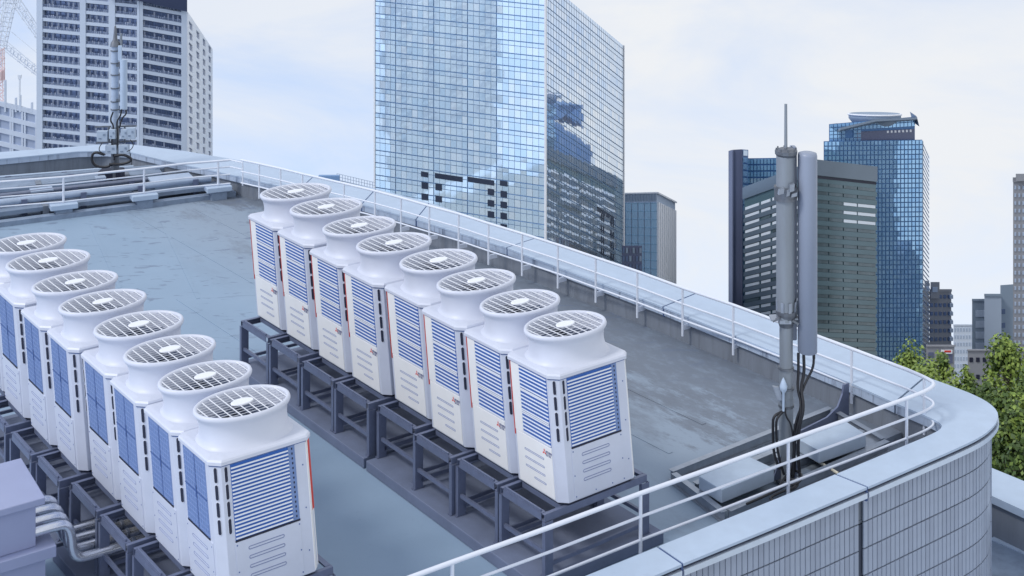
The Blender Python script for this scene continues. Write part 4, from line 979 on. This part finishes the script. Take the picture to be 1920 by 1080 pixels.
# apartment tower on the left
t = thing('apartment_tower', 'tall pale apartment block with rows of recessed balconies on the left', 'apartment block', (-110, 390, ground_z(390)))
f1 = Face(70, 262, -40, 500, -22, 518, 390, 390); f2 = Face(262, 350, -4, 518, 12, 534, 390, 394); f3 = Face(350, 397, 22, 534, 92, 520, 394, 440)
mb = MB(); core_block(mb, [f1, f2], 36, 2.2); mb.build('core', G['apt_in'], t)
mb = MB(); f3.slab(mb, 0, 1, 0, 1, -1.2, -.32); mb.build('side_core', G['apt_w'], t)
def apt_front(f, bays, row0, pitch, n, slope, hgt, edges):
    # row0/pitch in photo pixels at the wall's left edge; slope in pixels per pixel
    L_ = f.c[0]; 
    def v_at(u, x, y): a, b = f.p(u, 0), f.p(u, 1); D_ = a.y; return (a.z - at(x, y, D_).z) / (a.z - b.z)
    X = lambda u: photo(f.p(u, 0))[0]
    for x0, x1 in edges:                    # vertical piers
        m_ = MB(); f.slab(m_, f.u(x0), f.u(x1), 0, 1, -2.3, .25); m_.build('pier', G['apt'], t)
    for x0, x1 in bays:
        ua, ub = f.u(x0), f.u(x1)
        for r_ in range(n):
            ya = row0 + pitch * r_ + (x0 - f.xl) * slope; yb = row0 + pitch * r_ + (x1 - f.xl) * slope
            def quad(m_, y_top, y_bot, o0, o1, k0=0.0, k1=1.0):
                xa, xb = x0 + (x1 - x0) * k0, x0 + (x1 - x0) * k1; u0, u1 = f.u(xa), f.u(xb); da, db = (yb - ya) * k0, (yb - ya) * k1
                q = []
                for o_ in (o0, o1):
                    q += [f.p(u0, v_at(u0, xa, ya + da + y_top), o_), f.p(u1, v_at(u1, xb, ya + db + y_top), o_), f.p(u1, v_at(u1, xb, ya + db + y_bot), o_), f.p(u0, v_at(u0, xa, ya + da + y_bot), o_)]
                m_.add(q, [(4, 5, 6, 7), (0, 1, 5, 4), (1, 2, 6, 5), (2, 3, 7, 6), (3, 0, 4, 7), (3, 2, 1, 0)])
            if photo(f.p(ua, 0))[1] + 0 > 2000: continue
            m_ = MB(); quad(m_, hgt, pitch, -2.2, .12); m_.build('balcony_front', G['apt'], t)
            m_ = MB(); k = max(3, int((x1 - x0) / 9)); bw = None
            for j in range(k): quad(m_, 2.8, hgt, -2.15, -2.0, (j + .08) / k, (j + .8) / k)
            m_.build('window', G['apt_win'], t)
            m_ = MB()
            for j in range(k):
                if rnd.random() < .55: a_ = (j + rnd.uniform(.1, .4)) / k; quad(m_, 3.2, hgt, -1.98, -1.9, a_, a_ + .34 / k)
            if m_.v: m_.build('curtain', G['apt_it'], t)
            m_ = MB(); quad(m_, hgt - 4.8, hgt - 4.1, -.12, -.02)
            for j in range(int((x1 - x0) / 2.0)): quad(m_, hgt - 4.1, hgt, -.1, -.04, j * 2.0 / (x1 - x0), (j * 2.0 + .7) / (x1 - x0))
            m_.build('balcony_rail', G['apt_rail'], t)
            m_ = MB()
            for j in range(int((x1 - x0) / 3.6)):
                if rnd.random() < .6:
                    k0 = j * 3.6 / (x1 - x0); quad(m_, hgt - 3 - rnd.random() * 3.5, hgt, -.8, -.5, k0, k0 + rnd.uniform(.9, 2.4) / (x1 - x0))
            if m_.v: m_.build('balcony_item', G['apt_it'], t, kind='stuff')
apt_front(f1, [(80, 150), (161, 204), (216, 257)], -24, 20.75, 17, .095, 14.6, [(69, 80), (150, 161), (204, 216), (257, 262)])
apt_front(f2, [(268, 340)], -5, 20.25, 16, .175, 13.8, [(262, 268), (340, 350)])
# bright side, sunlight painted in: a wall with punched windows, four to a floor
XS = [352, 359, 367, 375, 382, 389.5, 397]
wins = []
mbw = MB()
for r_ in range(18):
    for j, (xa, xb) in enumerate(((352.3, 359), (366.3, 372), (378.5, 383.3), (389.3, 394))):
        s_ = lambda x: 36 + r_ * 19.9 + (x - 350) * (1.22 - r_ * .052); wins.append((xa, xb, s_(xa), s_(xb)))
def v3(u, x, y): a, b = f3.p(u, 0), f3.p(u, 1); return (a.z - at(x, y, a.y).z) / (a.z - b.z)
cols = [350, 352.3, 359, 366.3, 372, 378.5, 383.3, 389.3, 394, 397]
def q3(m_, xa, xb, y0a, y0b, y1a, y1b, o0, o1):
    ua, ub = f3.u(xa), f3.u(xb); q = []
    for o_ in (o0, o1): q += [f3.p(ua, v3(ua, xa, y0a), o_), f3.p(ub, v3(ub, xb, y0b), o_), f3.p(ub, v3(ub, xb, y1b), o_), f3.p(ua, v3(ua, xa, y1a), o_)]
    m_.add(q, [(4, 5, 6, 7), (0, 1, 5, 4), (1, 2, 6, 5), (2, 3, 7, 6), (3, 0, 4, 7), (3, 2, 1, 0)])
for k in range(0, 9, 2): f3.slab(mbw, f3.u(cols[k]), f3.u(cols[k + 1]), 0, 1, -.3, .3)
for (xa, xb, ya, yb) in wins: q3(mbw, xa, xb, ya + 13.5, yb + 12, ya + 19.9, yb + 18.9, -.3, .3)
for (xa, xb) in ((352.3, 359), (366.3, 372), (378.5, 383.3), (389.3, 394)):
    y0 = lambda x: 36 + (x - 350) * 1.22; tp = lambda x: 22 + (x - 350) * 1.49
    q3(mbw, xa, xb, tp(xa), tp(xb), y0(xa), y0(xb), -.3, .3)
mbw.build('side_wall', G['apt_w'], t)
for (xa, xb, ya, yb) in wins:
    m_ = MB(); q3(m_, xa, xb, ya, yb, ya + 13.5, yb + 12, -.3, -.05); m_.build('window', G['apt_win'], t)
m_ = MB(); tl, tr_ = [at(x, y, 388) for x, y in ((200, -14), (262, 6))], [at(x, y, 392) for x, y in ((350, 25), (330, -40))]
ring_ = [at(190, -16, 387), at(262, 2, 388.5), at(351, 22, 392.5), at(334, -4, 402), at(260, -30, 410)]
m_.add(ring_ + [p + Vector((0, 0, 12)) for p in ring_], [(4, 3, 2, 1, 0), (5, 6, 7, 8, 9)] + [(i, (i + 1) % 5, 5 + (i + 1) % 5, 5 + i) for i in range(5)]); m_.build('roof_crown', G['crown'], t)

# building site at the far left with tower cranes
t = thing('unfinished_building', 'hazy half built concrete block at the left edge behind the far parapet', 'building', (-190, 520, ground_z(520)))
fs = Face(-40, 74, 180, 480, 208, 500, 520, 520)
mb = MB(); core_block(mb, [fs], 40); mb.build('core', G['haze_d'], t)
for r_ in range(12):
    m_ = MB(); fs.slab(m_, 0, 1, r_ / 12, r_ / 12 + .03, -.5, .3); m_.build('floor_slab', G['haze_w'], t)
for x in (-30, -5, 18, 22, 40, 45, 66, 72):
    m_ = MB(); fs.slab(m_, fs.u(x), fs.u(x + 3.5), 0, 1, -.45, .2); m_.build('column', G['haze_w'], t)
for x, y in ((10, 150), (38, 178), (60, 192), (30, 183)):
    m_ = MB(); a = at(x, 210, 520); m_.bar(a, at(x, y, 520), .7, .7); m_.build('scaffold_pole', G['haze_w'], t)
def lattice(name, m_, a, b, wd, n, par):
    mb = MB(); a, b = Vector(a), Vector(b); d = (b - a).normalized(); x = d.cross(Vector((0, 1, 0))).normalized() * wd / 2; y = Vector((0, 1, 0)) * wd / 2; th = wd * .11
    for s_, t2 in ((1, 1), (1, -1), (-1, 1), (-1, -1)): mb.bar(a + x * s_ + y * t2, b + x * s_ * .7 + y * t2 * .7, th, th, (0, 1, 0))
    for i in range(n):
        p, q = a.lerp(b, i / n), a.lerp(b, (i + 1) / n); s_ = 1 if i % 2 else -1
        mb.bar(p + x * s_ - y, q - x * s_ - y, th * .8, th * .8, (0, 1, 0)); mb.bar(p + x * s_ + y, q - x * s_ + y, th * .8, th * .8, (0, 1, 0)); mb.bar(p + x * s_ - y * s_, p - x * s_ + y * s_, th * .7, th * .7, (0, 1, 0))
    return mb.build(name, m_, par)
A_ = lambda x, y, D=540: at(x, y, D)
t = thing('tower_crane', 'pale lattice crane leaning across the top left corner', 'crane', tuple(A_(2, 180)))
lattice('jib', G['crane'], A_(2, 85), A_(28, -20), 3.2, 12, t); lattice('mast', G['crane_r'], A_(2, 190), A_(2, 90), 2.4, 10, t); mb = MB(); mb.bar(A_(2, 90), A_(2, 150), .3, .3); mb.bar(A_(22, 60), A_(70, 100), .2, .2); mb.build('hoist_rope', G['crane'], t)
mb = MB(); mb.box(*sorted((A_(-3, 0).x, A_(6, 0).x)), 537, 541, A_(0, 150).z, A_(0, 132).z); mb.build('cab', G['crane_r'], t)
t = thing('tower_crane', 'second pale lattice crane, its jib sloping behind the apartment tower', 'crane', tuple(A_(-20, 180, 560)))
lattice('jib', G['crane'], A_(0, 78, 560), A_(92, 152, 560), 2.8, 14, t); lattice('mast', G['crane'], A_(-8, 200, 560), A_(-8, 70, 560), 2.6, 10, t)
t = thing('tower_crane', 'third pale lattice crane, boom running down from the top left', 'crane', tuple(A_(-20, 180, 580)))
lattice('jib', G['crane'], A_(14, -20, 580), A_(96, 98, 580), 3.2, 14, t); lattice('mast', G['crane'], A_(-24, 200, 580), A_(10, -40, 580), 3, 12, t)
t = thing('site_lamp', 'thin pale floodlight pole on the building site', 'floodlight', tuple(A_(37, 190, 518)))
mb = MB(); mb.bar(A_(37, 186, 518), A_(37, 140, 518), .5, .5); mb.build('pole', G['crane'], t); mb = MB(); mb.bar(A_(34, 142, 518), A_(40, 142, 518), .8, .8); mb.bar(A_(34.5, 146, 518), A_(39.5, 146, 518), .8, .8); mb.build('lamp_head', G['crane'], t)

# small blue roof and fenced roof between the parapet and the glass tower
t = thing('low_building', 'small building with blue sheet roof just above the parapet beside the glass tower', 'building', tuple(at(620, 420, 300)))
f = Face(599, 636, 329, 420, 329, 420, 300, 300); mb = MB(); core_block(mb, [f], 10); mb.build('wall', G['mid2'], t)
mb = MB(); f.slab(mb, -.03, 1.03, -.01, .1, -.2, 1.0); mb.build('roof', G['roofblue'], t)
t = thing('low_building', 'flat building with fenced roof just left of the glass tower foot', 'building', tuple(at(670, 450, 310)))
f = Face(632, 704, 337, 440, 354, 440, 310, 310); mb = MB(); core_block(mb, [f], 10); mb.build('wall', G['pale'], t)
for k in range(15): mb = MB(); u = k / 14; p = f.p(u, 0, .2); mb.bar(p, p + Vector((0, 0, 1.5)), .12, .12); mb.build('fence_post', G['mid2'], t)
for h_ in (.1, .8, 1.5): mb = MB(); mb.bar(f.p(0, 0, .25) + Vector((0, 0, h_)), f.p(1, 0, .25) + Vector((0, 0, h_)), .1, .1); mb.build('fence_rail', G['mid2'], t)

# building right of the glass tower
t = thing('office_block', 'blue block with white ribbed right side, just right of the glass tower', 'office block', tuple(at(1210, 700, 560)))
f = Face(1160, 1232, 362, 700, 360, 720, 560, 560); f2_ = Face(1232, 1267, 360, 720, 378, 720, 560, 600)
mb = MB(); core_block(mb, [f, f2_], 40); mb.build('core', G['mid2'], t)
for i in range(6):
    m_ = MB(); f.slab(m_, i / 6 + .012, (i + 1) / 6 - .012, .055, 1, -.2, .15); m_.build('glass_strip', G['teal'], t)
for i in range(22):
    m_ = MB(); f.slab(m_, 0, 1, .055 + i * .043, .058 + i * .043, .16, .28); m_.build('floor_band', G['bt1'], t)
for i in range(9):
    m_ = MB(); f2_.slab(m_, i / 9 + .02, (i + .62) / 9 + .02, .05, 1, -.2, .5); m_.build('rib', G['cream'], t)
m_ = MB(); f.slab(m_, 0, 1, .0, .006, -.2, .3); f2_.slab(m_, 0, 1, 0, .008, -.2, .6); m_.build('roof_rail', G['cream'], t)
for i in range(14): m_ = MB(); f.slab(m_, i / 14 + .005, i / 14 + .05, .01, .045, -.2, .1); m_.build('plant_louvre', G['mid'], t)
t = thing('dark_block', 'small dark glass block low in front of the blue ribbed block', 'office block', tuple(at(1187, 600, 480)))
f = Face(1166, 1204, 461, 640, 461, 640, 480, 480); mb = MB(); core_block(mb, [f], 20); mb.build('core', G['slab'], t)
for i in range(6):
    for j in range(9):
        m_ = MB(); f.slab(m_, i / 6 + .03, (i + 1) / 6 - .03, j * .085 + .02, j * .085 + .075, -.1, .15); m_.build('window', rnd.choice([G['mid'], G['apt_win'], G['slab'], G['apt_win']]), t)

# the dark slab with a blue glass wing
t = thing('slab_tower', 'narrow dark indigo slab tower with a blue glass wing behind the near mast', 'skyscraper', tuple(at(1400, 800, 640)))
f0 = Face(1365, 1373, 283, 800, 281, 800, 640, 636); f = Face(1373, 1392, 281, 800, 280, 800, 636, 636); mb = MB(); core_block(mb, [f0, f], 40); mb.build('core', G['slab'], t)
mb = MB(); f.slab(mb, 0, .12, 0, 1, -.1, .5); f.slab(mb, .9, 1, 0, 1, -.1, .5); mb.build('edge_pier', G['slab'], t)
mb = MB(); fw = Face(1392, 1404, 280, 800, 281, 800, 636, 650); core_block(mb, [fw], 30); mb.build('glass_core', G['bt_m'], t)
for j in range(40): m_ = MB(); fw.slab(m_, .1, .75, j / 40 + .003, (j + 1) / 40 - .003, -.1, .2); m_.build('window', G['teal'], t)
f = Face(1400, 1470, 297, 800, 296, 800, 655, 655); mb = MB(); core_block(mb, [f], 30); mb.build('wing_core', G['bt_m'], t)
for j in range(42):
    for i in range(11):
        if j < 16 or i < 1: m_ = MB(); f.slab(m_, i / 11 + .012, (i + 1) / 11 - .012, j / 42 + .003, (j + 1) / 42 - .003, -.1, .15); m_.build('window', G[('glass1' if 2 < j < 6 and 0 < i < 9 else 'bt1') if rnd.random() < .8 else 'bt0'], t)

# the grey green tower behind the mast
t = thing('office_tower', 'grey green office tower with thin strip windows right behind the near mast', 'skyscraper', tuple(at(1540, 800, 560)))
fa_, fb_ = Face(1395, 1531, 351, 800, 299, 800, 600, 560), Face(1531, 1643, 299, 800, 312, 800, 560, 590)
mb = MB(); core_block(mb, [fa_, fb_], 45); mb.build('core', G['gg'], t)
mb = MB(); fa_.slab(mb, -.01, 1, 0, .05, -.3, .5); fb_.slab(mb, 0, 1.005, 0, .058, -.3, .5); mb.build('parapet_band', G['gg_b'], t)
mb = MB(); fb_.slab(mb, 0, 1.0, .060, .070, -.2, .1); mb.build('parapet_gap', G['navy'] if 'navy' in G else M['navy'], t)
NF = 28
for j in range(NF):
    v = .085 + j * .9 / NF
    for (face_, segs) in ((fa_, [(.02, .22), (.25, .38), (.41, .60), (.63, .97)]), (fb_, [(.0, .18), (.2, .42), (.44, .66), (.68, .98)])):
        m_ = MB(); face_.slab(m_, 0, 1, v + .0135, v + .031, -.2, .35); m_.build('spandrel', G['gg'] if face_ is fb_ else G['gg_b'], t)
        for q0, q1 in segs:
            m_ = MB(); face_.slab(m_, q0, q1, v + .001, v + .0125, -.2, .1)
            m_.build('strip_window', G['gg_l'] if (face_ is fa_ and j < 18 and rnd.random() < .85) or (face_ is fb_ and q0 > .3 and j in (2, 3, 4)) else G['gg_w'], t)

# the blue tower with the disc
t = thing('blue_tower', 'blue glass tower with an oval disc on its roof, right of the mast', 'skyscraper', tuple(at(1690, 800, 620)))
f = Face(1645, 1730, 263, 820, 262, 820, 612, 620); fR = Face(1730, 1743, 262, 820, 292, 820, 620, 680); fU = Face(1545, 1645, 265, 820, 263, 820, 603, 612)
f = Face(1545, 1730, 265, 820, 262, 820, 600, 620)
mb = MB(); core_block(mb, [f, fR], 50); mb.build('core', G['bt_m'], t)
bt = {k: MB() for k in ('bt0', 'bt1', 'cream')}
for j in range(62):
    for i in range(26): f.slab(bt['bt1' if rnd.random() < .6 else 'bt0'], i / 26 + .005, (i + 1) / 26 - .005, j / 62 + .0018, (j + 1) / 62 - .0018, -.1, .15, .010)
    fR.slab(bt['cream'], .02, .98, j / 62 + .003, (j + 1) / 62 - .003, -.1, .2)
bt['bt0'].build('glass_pane_field', G['bt0'], t, kind='stuff'); bt['bt1'].build('glass_pane_field', G['bt1'], t, kind='stuff'); bt['cream'].build('side_panel_field', G['glass_r1'], t, kind='stuff')
fc_ = Face(1555, 1716, 233, 266, 219, 264, 604, 620); fside = Face(1716, 1722, 219, 264, 240, 266, 620, 640)
mb = MB(); core_block(mb, [fc_], 40); mb.build('crown_core', G['bt_m'], t)
m_ = MB()
for j in range(5):
    for i in range(22):
        if j in (2, 3, 4) and i > 7: continue
        if i in (4, 5) and j in (2, 3): continue
        fc_.slab(m_, i / 22 + .004, (i + 1) / 22 - .004, j / 5 + .02, (j + 1) / 5 - .02, -.1, .15)
m_.build('crown_pane_field', G['bt1'], t, kind='stuff')
m_ = MB(); fc_.slab(m_, .31, .99, .5, .95, .02, .12); m_.build('plant_opening', G['slab'], t)
for k in range(7): m_ = MB(); u = .66 + k * .045; fc_.slab(m_, u, u + .022, .52, .62, .13, .3); m_.build('plant_lamp_panel', G['cream'], t)
a, b, c_ = at(1574, 240, 602), at(1640, 224, 608), at(1718, 220, 619)
m_ = MB()
for p, q in ((a, b), (b, c_)): m_.obox(p + Vector((0, -1.5, -.6)), q - p, (0, 7, -3.0), (0, 0, 1.0))
m_.obox(c_ + Vector((0, -1.5, 0)), at(1722, 236, 620) - c_, (0, 10, 0), (-.4, 0, .9)); m_.build('roof_canopy', G['mid'], t)
dc = at(1640, 215, 622); rx = 48 / F * 622
m_ = MB(); m_.ring([[(dc.x + r_ * rx * math.cos(a * math.pi / 20), dc.y + r_ * rx * .9 * math.sin(a * math.pi / 20), dc.z + z - .13 * r_ * rx * math.sin(a * math.pi / 20)) for a in range(40)] for r_, z in ((.6, -7.5), (.88, -3.4), (1.0, -1.6), (1.0, .3), (.94, .7), (.9, .4))], caps=(True, True)); m_.build('roof_disc', G['mid'], t)
m_ = MB(); m_.tube([(dc.x + 1.005 * rx * math.cos(a * math.pi / 20), dc.y + 1.005 * rx * .9 * math.sin(a * math.pi / 20), dc.z + .2 - .13 * rx * math.sin(a * math.pi / 20)) for a in range(40)], .45, 6, closed=True); m_.build('disc_rim', G['cream'], t)

# a dark neighbour standing right of the picture: the blue tower's glass mirrors it
t = thing('dark_tower', 'dark stepped tower seen only mirrored low in the blue tower glass', 'skyscraper', (330, 525, -270))
f_ = Face(1545, 1730, 265, 820, 262, 820, 600, 620); nb_ = f_.n
def mirror_ray(x, y, tt):
    u = f_.u(x); p = f_.p(u, 0); d = Vector(((x - 960) / F, 1, -(y - HZ) / F)); p = Vector((p.x, p.y, CH - (y - HZ) / F * p.y)); r_ = d - nb_ * 2 * d.dot(nb_); return p + r_ * tt
for xa, xb, y, nm in ((1640, 1678, 491, 'low_wing'), (1678, 1722, 470, 'main_block'), (1722, 1734, 473, 'side_bay')):
    a, b = mirror_ray(xa, y, 170), mirror_ray(xb, y, 170); dd = (b - a); dd.z = 0; zt_ = a.z; q = Vector((dd.y, -dd.x, 0)).normalized()
    if q.dot(a - f_.p(.5, 0)) < 0: q = -q
    mb = MB(); mb.prism([(a.x, a.y), (a.x + dd.x * .985, a.y + dd.y * .985), (a.x + dd.x * .985 + q.x * 24, a.y + dd.y * .985 + q.y * 24), (a.x + q.x * 24, a.y + q.y * 24)], -330, zt_); mb.build(nm, G['slab'] if nm != 'side_bay' else G['gg'], t)
    for j in range(12):
        m_ = MB(); z = zt_ - 3 - j * 4; m_.obox(Vector((a.x, a.y, z)) + dd * .06 - q * .15, dd * .86, q * .1, (0, 0, 1.2)); m_.build('window_band', G['mid'], t)

# right edge group
def block(name, lab, cat, x0, x1, y, D, wall, cols_, rows_, winm, yb=720, side=None, dep=20, wfrac=.55, hfrac=.5, vlim=1.0, extra=None, v00=.02):
    t = thing(name, lab, cat, tuple(at((x0 + x1) / 2, yb, D)))
    f = Face(x0, x1, y, yb, y, yb, D, D); mb = MB(); core_block(mb, [f], dep); mb.build('wall', wall, t)
    mb = MB(); f.slab(mb, -.01, 1.01, -.008, .012, -.2, .3); mb.build('parapet_band', wall, t)
    for j in range(rows_):
        for i in range(cols_):
            m_ = MB(); cw, ch = 1 / cols_, (vlim - v00) / rows_; f.slab(m_, (i + .5 - wfrac / 2) * cw, (i + .5 + wfrac / 2) * cw, v00 + (j + .5 - hfrac / 2) * ch, v00 + (j + .5 + hfrac / 2) * ch, -.3, -.24 + .3); m_.build('window', winm, t)
    return t, f
t, f = block('apartment_block', 'taupe apartment block with stepped balcony edge right of the blue tower', 'apartment block', 1743, 1784, 544, 700, G['brown'], 5, 13, G['apt_win'], 760, vlim=.98, wfrac=.6, hfrac=.42)
for j in range(13):
    m_ = MB(); v = .04 + j * .073; f.slab(m_, .9, 1.05, v, v + .03, -3, 1.0); m_.build('balcony', G['mid2'], t)
f = Face(1745, 1762, 529, 560, 529, 560, 698, 698); mb = MB(); core_block(mb, [f], 12); mb.build('lift_housing', G['brown'], t); mb = MB(); f.slab(mb, .2, .75, .3, .6, -.2, .2); mb.build('window', G['mid2'], t)
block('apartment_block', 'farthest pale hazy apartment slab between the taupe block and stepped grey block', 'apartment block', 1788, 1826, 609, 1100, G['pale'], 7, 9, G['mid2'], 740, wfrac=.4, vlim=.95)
t, f = block('office_block', 'three part grey blue office block stepping up towards the right edge', 'office block', 1823, 1853, 562, 640, G['mid'], 1, 7, G['mid2'], 760, wfrac=.6, hfrac=.6, v00=.08, vlim=.8)
f = Face(1846, 1878, 553, 760, 553, 760, 636, 636); mb = MB(); core_block(mb, [f], 20); mb.build('middle_wall', G['mid2'], t); mb = MB(); f.slab(mb, -.01, 1.01, -.01, .012, -.2, .3); mb.build('parapet_band', G['mid'], t)
f = Face(1876, 1905, 535, 760, 533, 760, 640, 640); mb = MB(); core_block(mb, [f], 20); mb.build('tall_wall', G['mid'], t)
for j in range(6): m_ = MB(); f.slab(m_, .05, .3, .2 + j * .115, .24 + j * .115, -.2, .1); m_.build('window', G['apt_win'], t)
t, f = block('apartment_block', 'tall taupe block with many small windows cut by the right picture edge', 'apartment block', 1900, 1990, 336, 560, G['brown'], 12, 28, G['mid2'], 760, wfrac=.42, hfrac=.45, vlim=.98)
f = Face(1905, 1935, 326, 340, 326, 340, 558, 558); mb = MB(); core_block(mb, [f], 10); mb.build('lift_housing', G['brown'], t)
block('low_building', 'long low dark roofed building behind the tree tops at the right', 'building', 1815, 1990, 656, 520, G['brown'], 14, 2, G['navy'] if 'navy' in G else M['navy'], 790, wfrac=.5, hfrac=.25, vlim=.5)
t, f = block('low_building', 'small dark house with red and white sign between blue tower and trees', 'building', 1737, 1790, 648, 500, G['brown'], 3, 1, G['slab'], 790, vlim=.3)
mb = MB(); f.slab(mb, .5, .9, .05, .10, .3, .6); mb.build('sign_board', G['cream'], t); mb = MB(); f.slab(mb, .62, .85, .055, .08, .61, .7); mb.build('sign_stripe', M['red'], t)

# ------------------------------------------------------------------ trees at the right
leafm = [mat('bright leaf', (0.23, 0.31, 0.065), .5, 0, .25, .8, spec=.3), mat('mid leaf', (0.15, 0.22, 0.048), .5, 0, .25, .8, spec=.3), mat('deep leaf', (0.062, 0.105, 0.026), .55, 0, .25, .8, spec=.3)]
bark = mat('grey bark', (.10, .085, .07), .9, 0, .2, 6)
TZ = -25.0
pod = MB(); pod.prism([(12.5, 33), (60, 18), (90, 70), (14, 80)], -176.2, TZ)
tag(pod.build('podium_deck', G['mid'], None, org=(40, 50, -176)), 'planted podium deck carrying the trees beyond the rounded parapet', 'podium')
def tree(x, y, D, wd, dep, seed, lab):
    r_ = random.Random(seed); top = at(x, y, D); gz = TZ
    t = thing('broadleaf_tree', lab, 'tree', (top.x, top.y, gz), 'leafy trees at the right beyond the rounded parapet')
    hh = top.z - gz
    mb = MB(); mb.tube([(top.x, top.y, gz), (top.x + .15, top.y, gz + hh * .4), (top.x - .1, top.y, gz + hh * .75), (top.x, top.y, top.z - .8)], [.28, .2, .12, .03], 8); tr_ = mb.build('trunk', bark, t); sub(tr_, t)
    clumps = []
    cz = top.z - dep * .5
    for i in range(64):
        a = r_.uniform(0, 6.283); h_ = r_.random() ** .8; z = top.z - .35 - h_ * dep
        prof = (.12 + .95 * min(1, h_ * 2.2) ** .8) * (1 - .35 * max(0, h_ - .6))
        rad = wd * prof * math.sqrt(r_.uniform(.15, 1)); clumps.append((Vector((top.x + rad * math.cos(a), top.y + rad * math.sin(a), z + r_.uniform(-.2, .3))), r_.uniform(.42, .8)))
    clumps.append((Vector((top.x, top.y, top.z - .3)), .3)); clumps.append((Vector((top.x + .1, top.y, top.z - .8)), .45))
    mb = MB(); lb = MB()
    for c, cr in clumps:
        base = Vector((top.x, top.y, c.z - r_.uniform(.6, 1.4))); lb.bar(base, c, .05, .05)
        tone = r_.choice([0, 0, 1, 1, 1, 2] if D > 50 else [1, 1, 2, 2, 2])  # nearer crowns: leaf colours darkened to paint their deep shade
        for k in range(int(190 * cr / .6)):
            d = Vector((r_.gauss(0, 1), r_.gauss(0, 1), r_.gauss(0, 1.25))); d.normalize(); p = c + d * cr * r_.random() ** .45
            p.z += .18 * (1 - abs(d.x))
            n_ = (d + Vector((r_.uniform(-.8, .8), r_.uniform(-.8, .8), r_.uniform(-.2, 1.0)))).normalized(); u = n_.cross(Vector((r_.uniform(-1, 1), r_.uniform(-1, 1), .3))).normalized(); v = n_.cross(u); s_ = r_.uniform(.06, .11)
            mb.mi = min(2, max(0, tone + r_.choice([-1, 0, 0, 1]))); mb.add([p - u * s_, p - v * s_ * .7, p + u * s_ * 1.1, p + v * s_ * .7], [(0, 1, 2, 3)])
    lb.build('limbs', bark, t); mb.build('crown', leafm, t)
tr_list = [(1703, 660, 62, 1.0, 5, 'small treetop just peeping over the parapet before the blue tower'), (1770, 668, 58, 1.5, 8, 'tree below the taupe apartment block with a spiky top'), (1745, 700, 54, 1.3, 7, 'shorter tree touching the coping edge'),
           (1812, 690, 56, 1.6, 8, 'tree in the middle of the right-hand group'), (1888, 640, 55, 1.7, 9, 'tallest tree, thin leader rising near the right edge'), (1850, 720, 50, 1.5, 8, 'lower tree in front of the two tallest'),
           (1935, 690, 52, 1.8, 9, 'tree cut off by the right picture edge'), (1905, 770, 44, 1.6, 8, 'nearest tree, dark crown right beside the rounded corner'), (1870, 745, 46, 1.4, 8, 'tree close behind the rounded parapet corner'), (1960, 760, 42, 1.8, 9, 'near tree mostly outside the right picture edge')]
for k, q in enumerate(tr_list): tree(*q[:5], 40 + k, 'green ' + q[5])
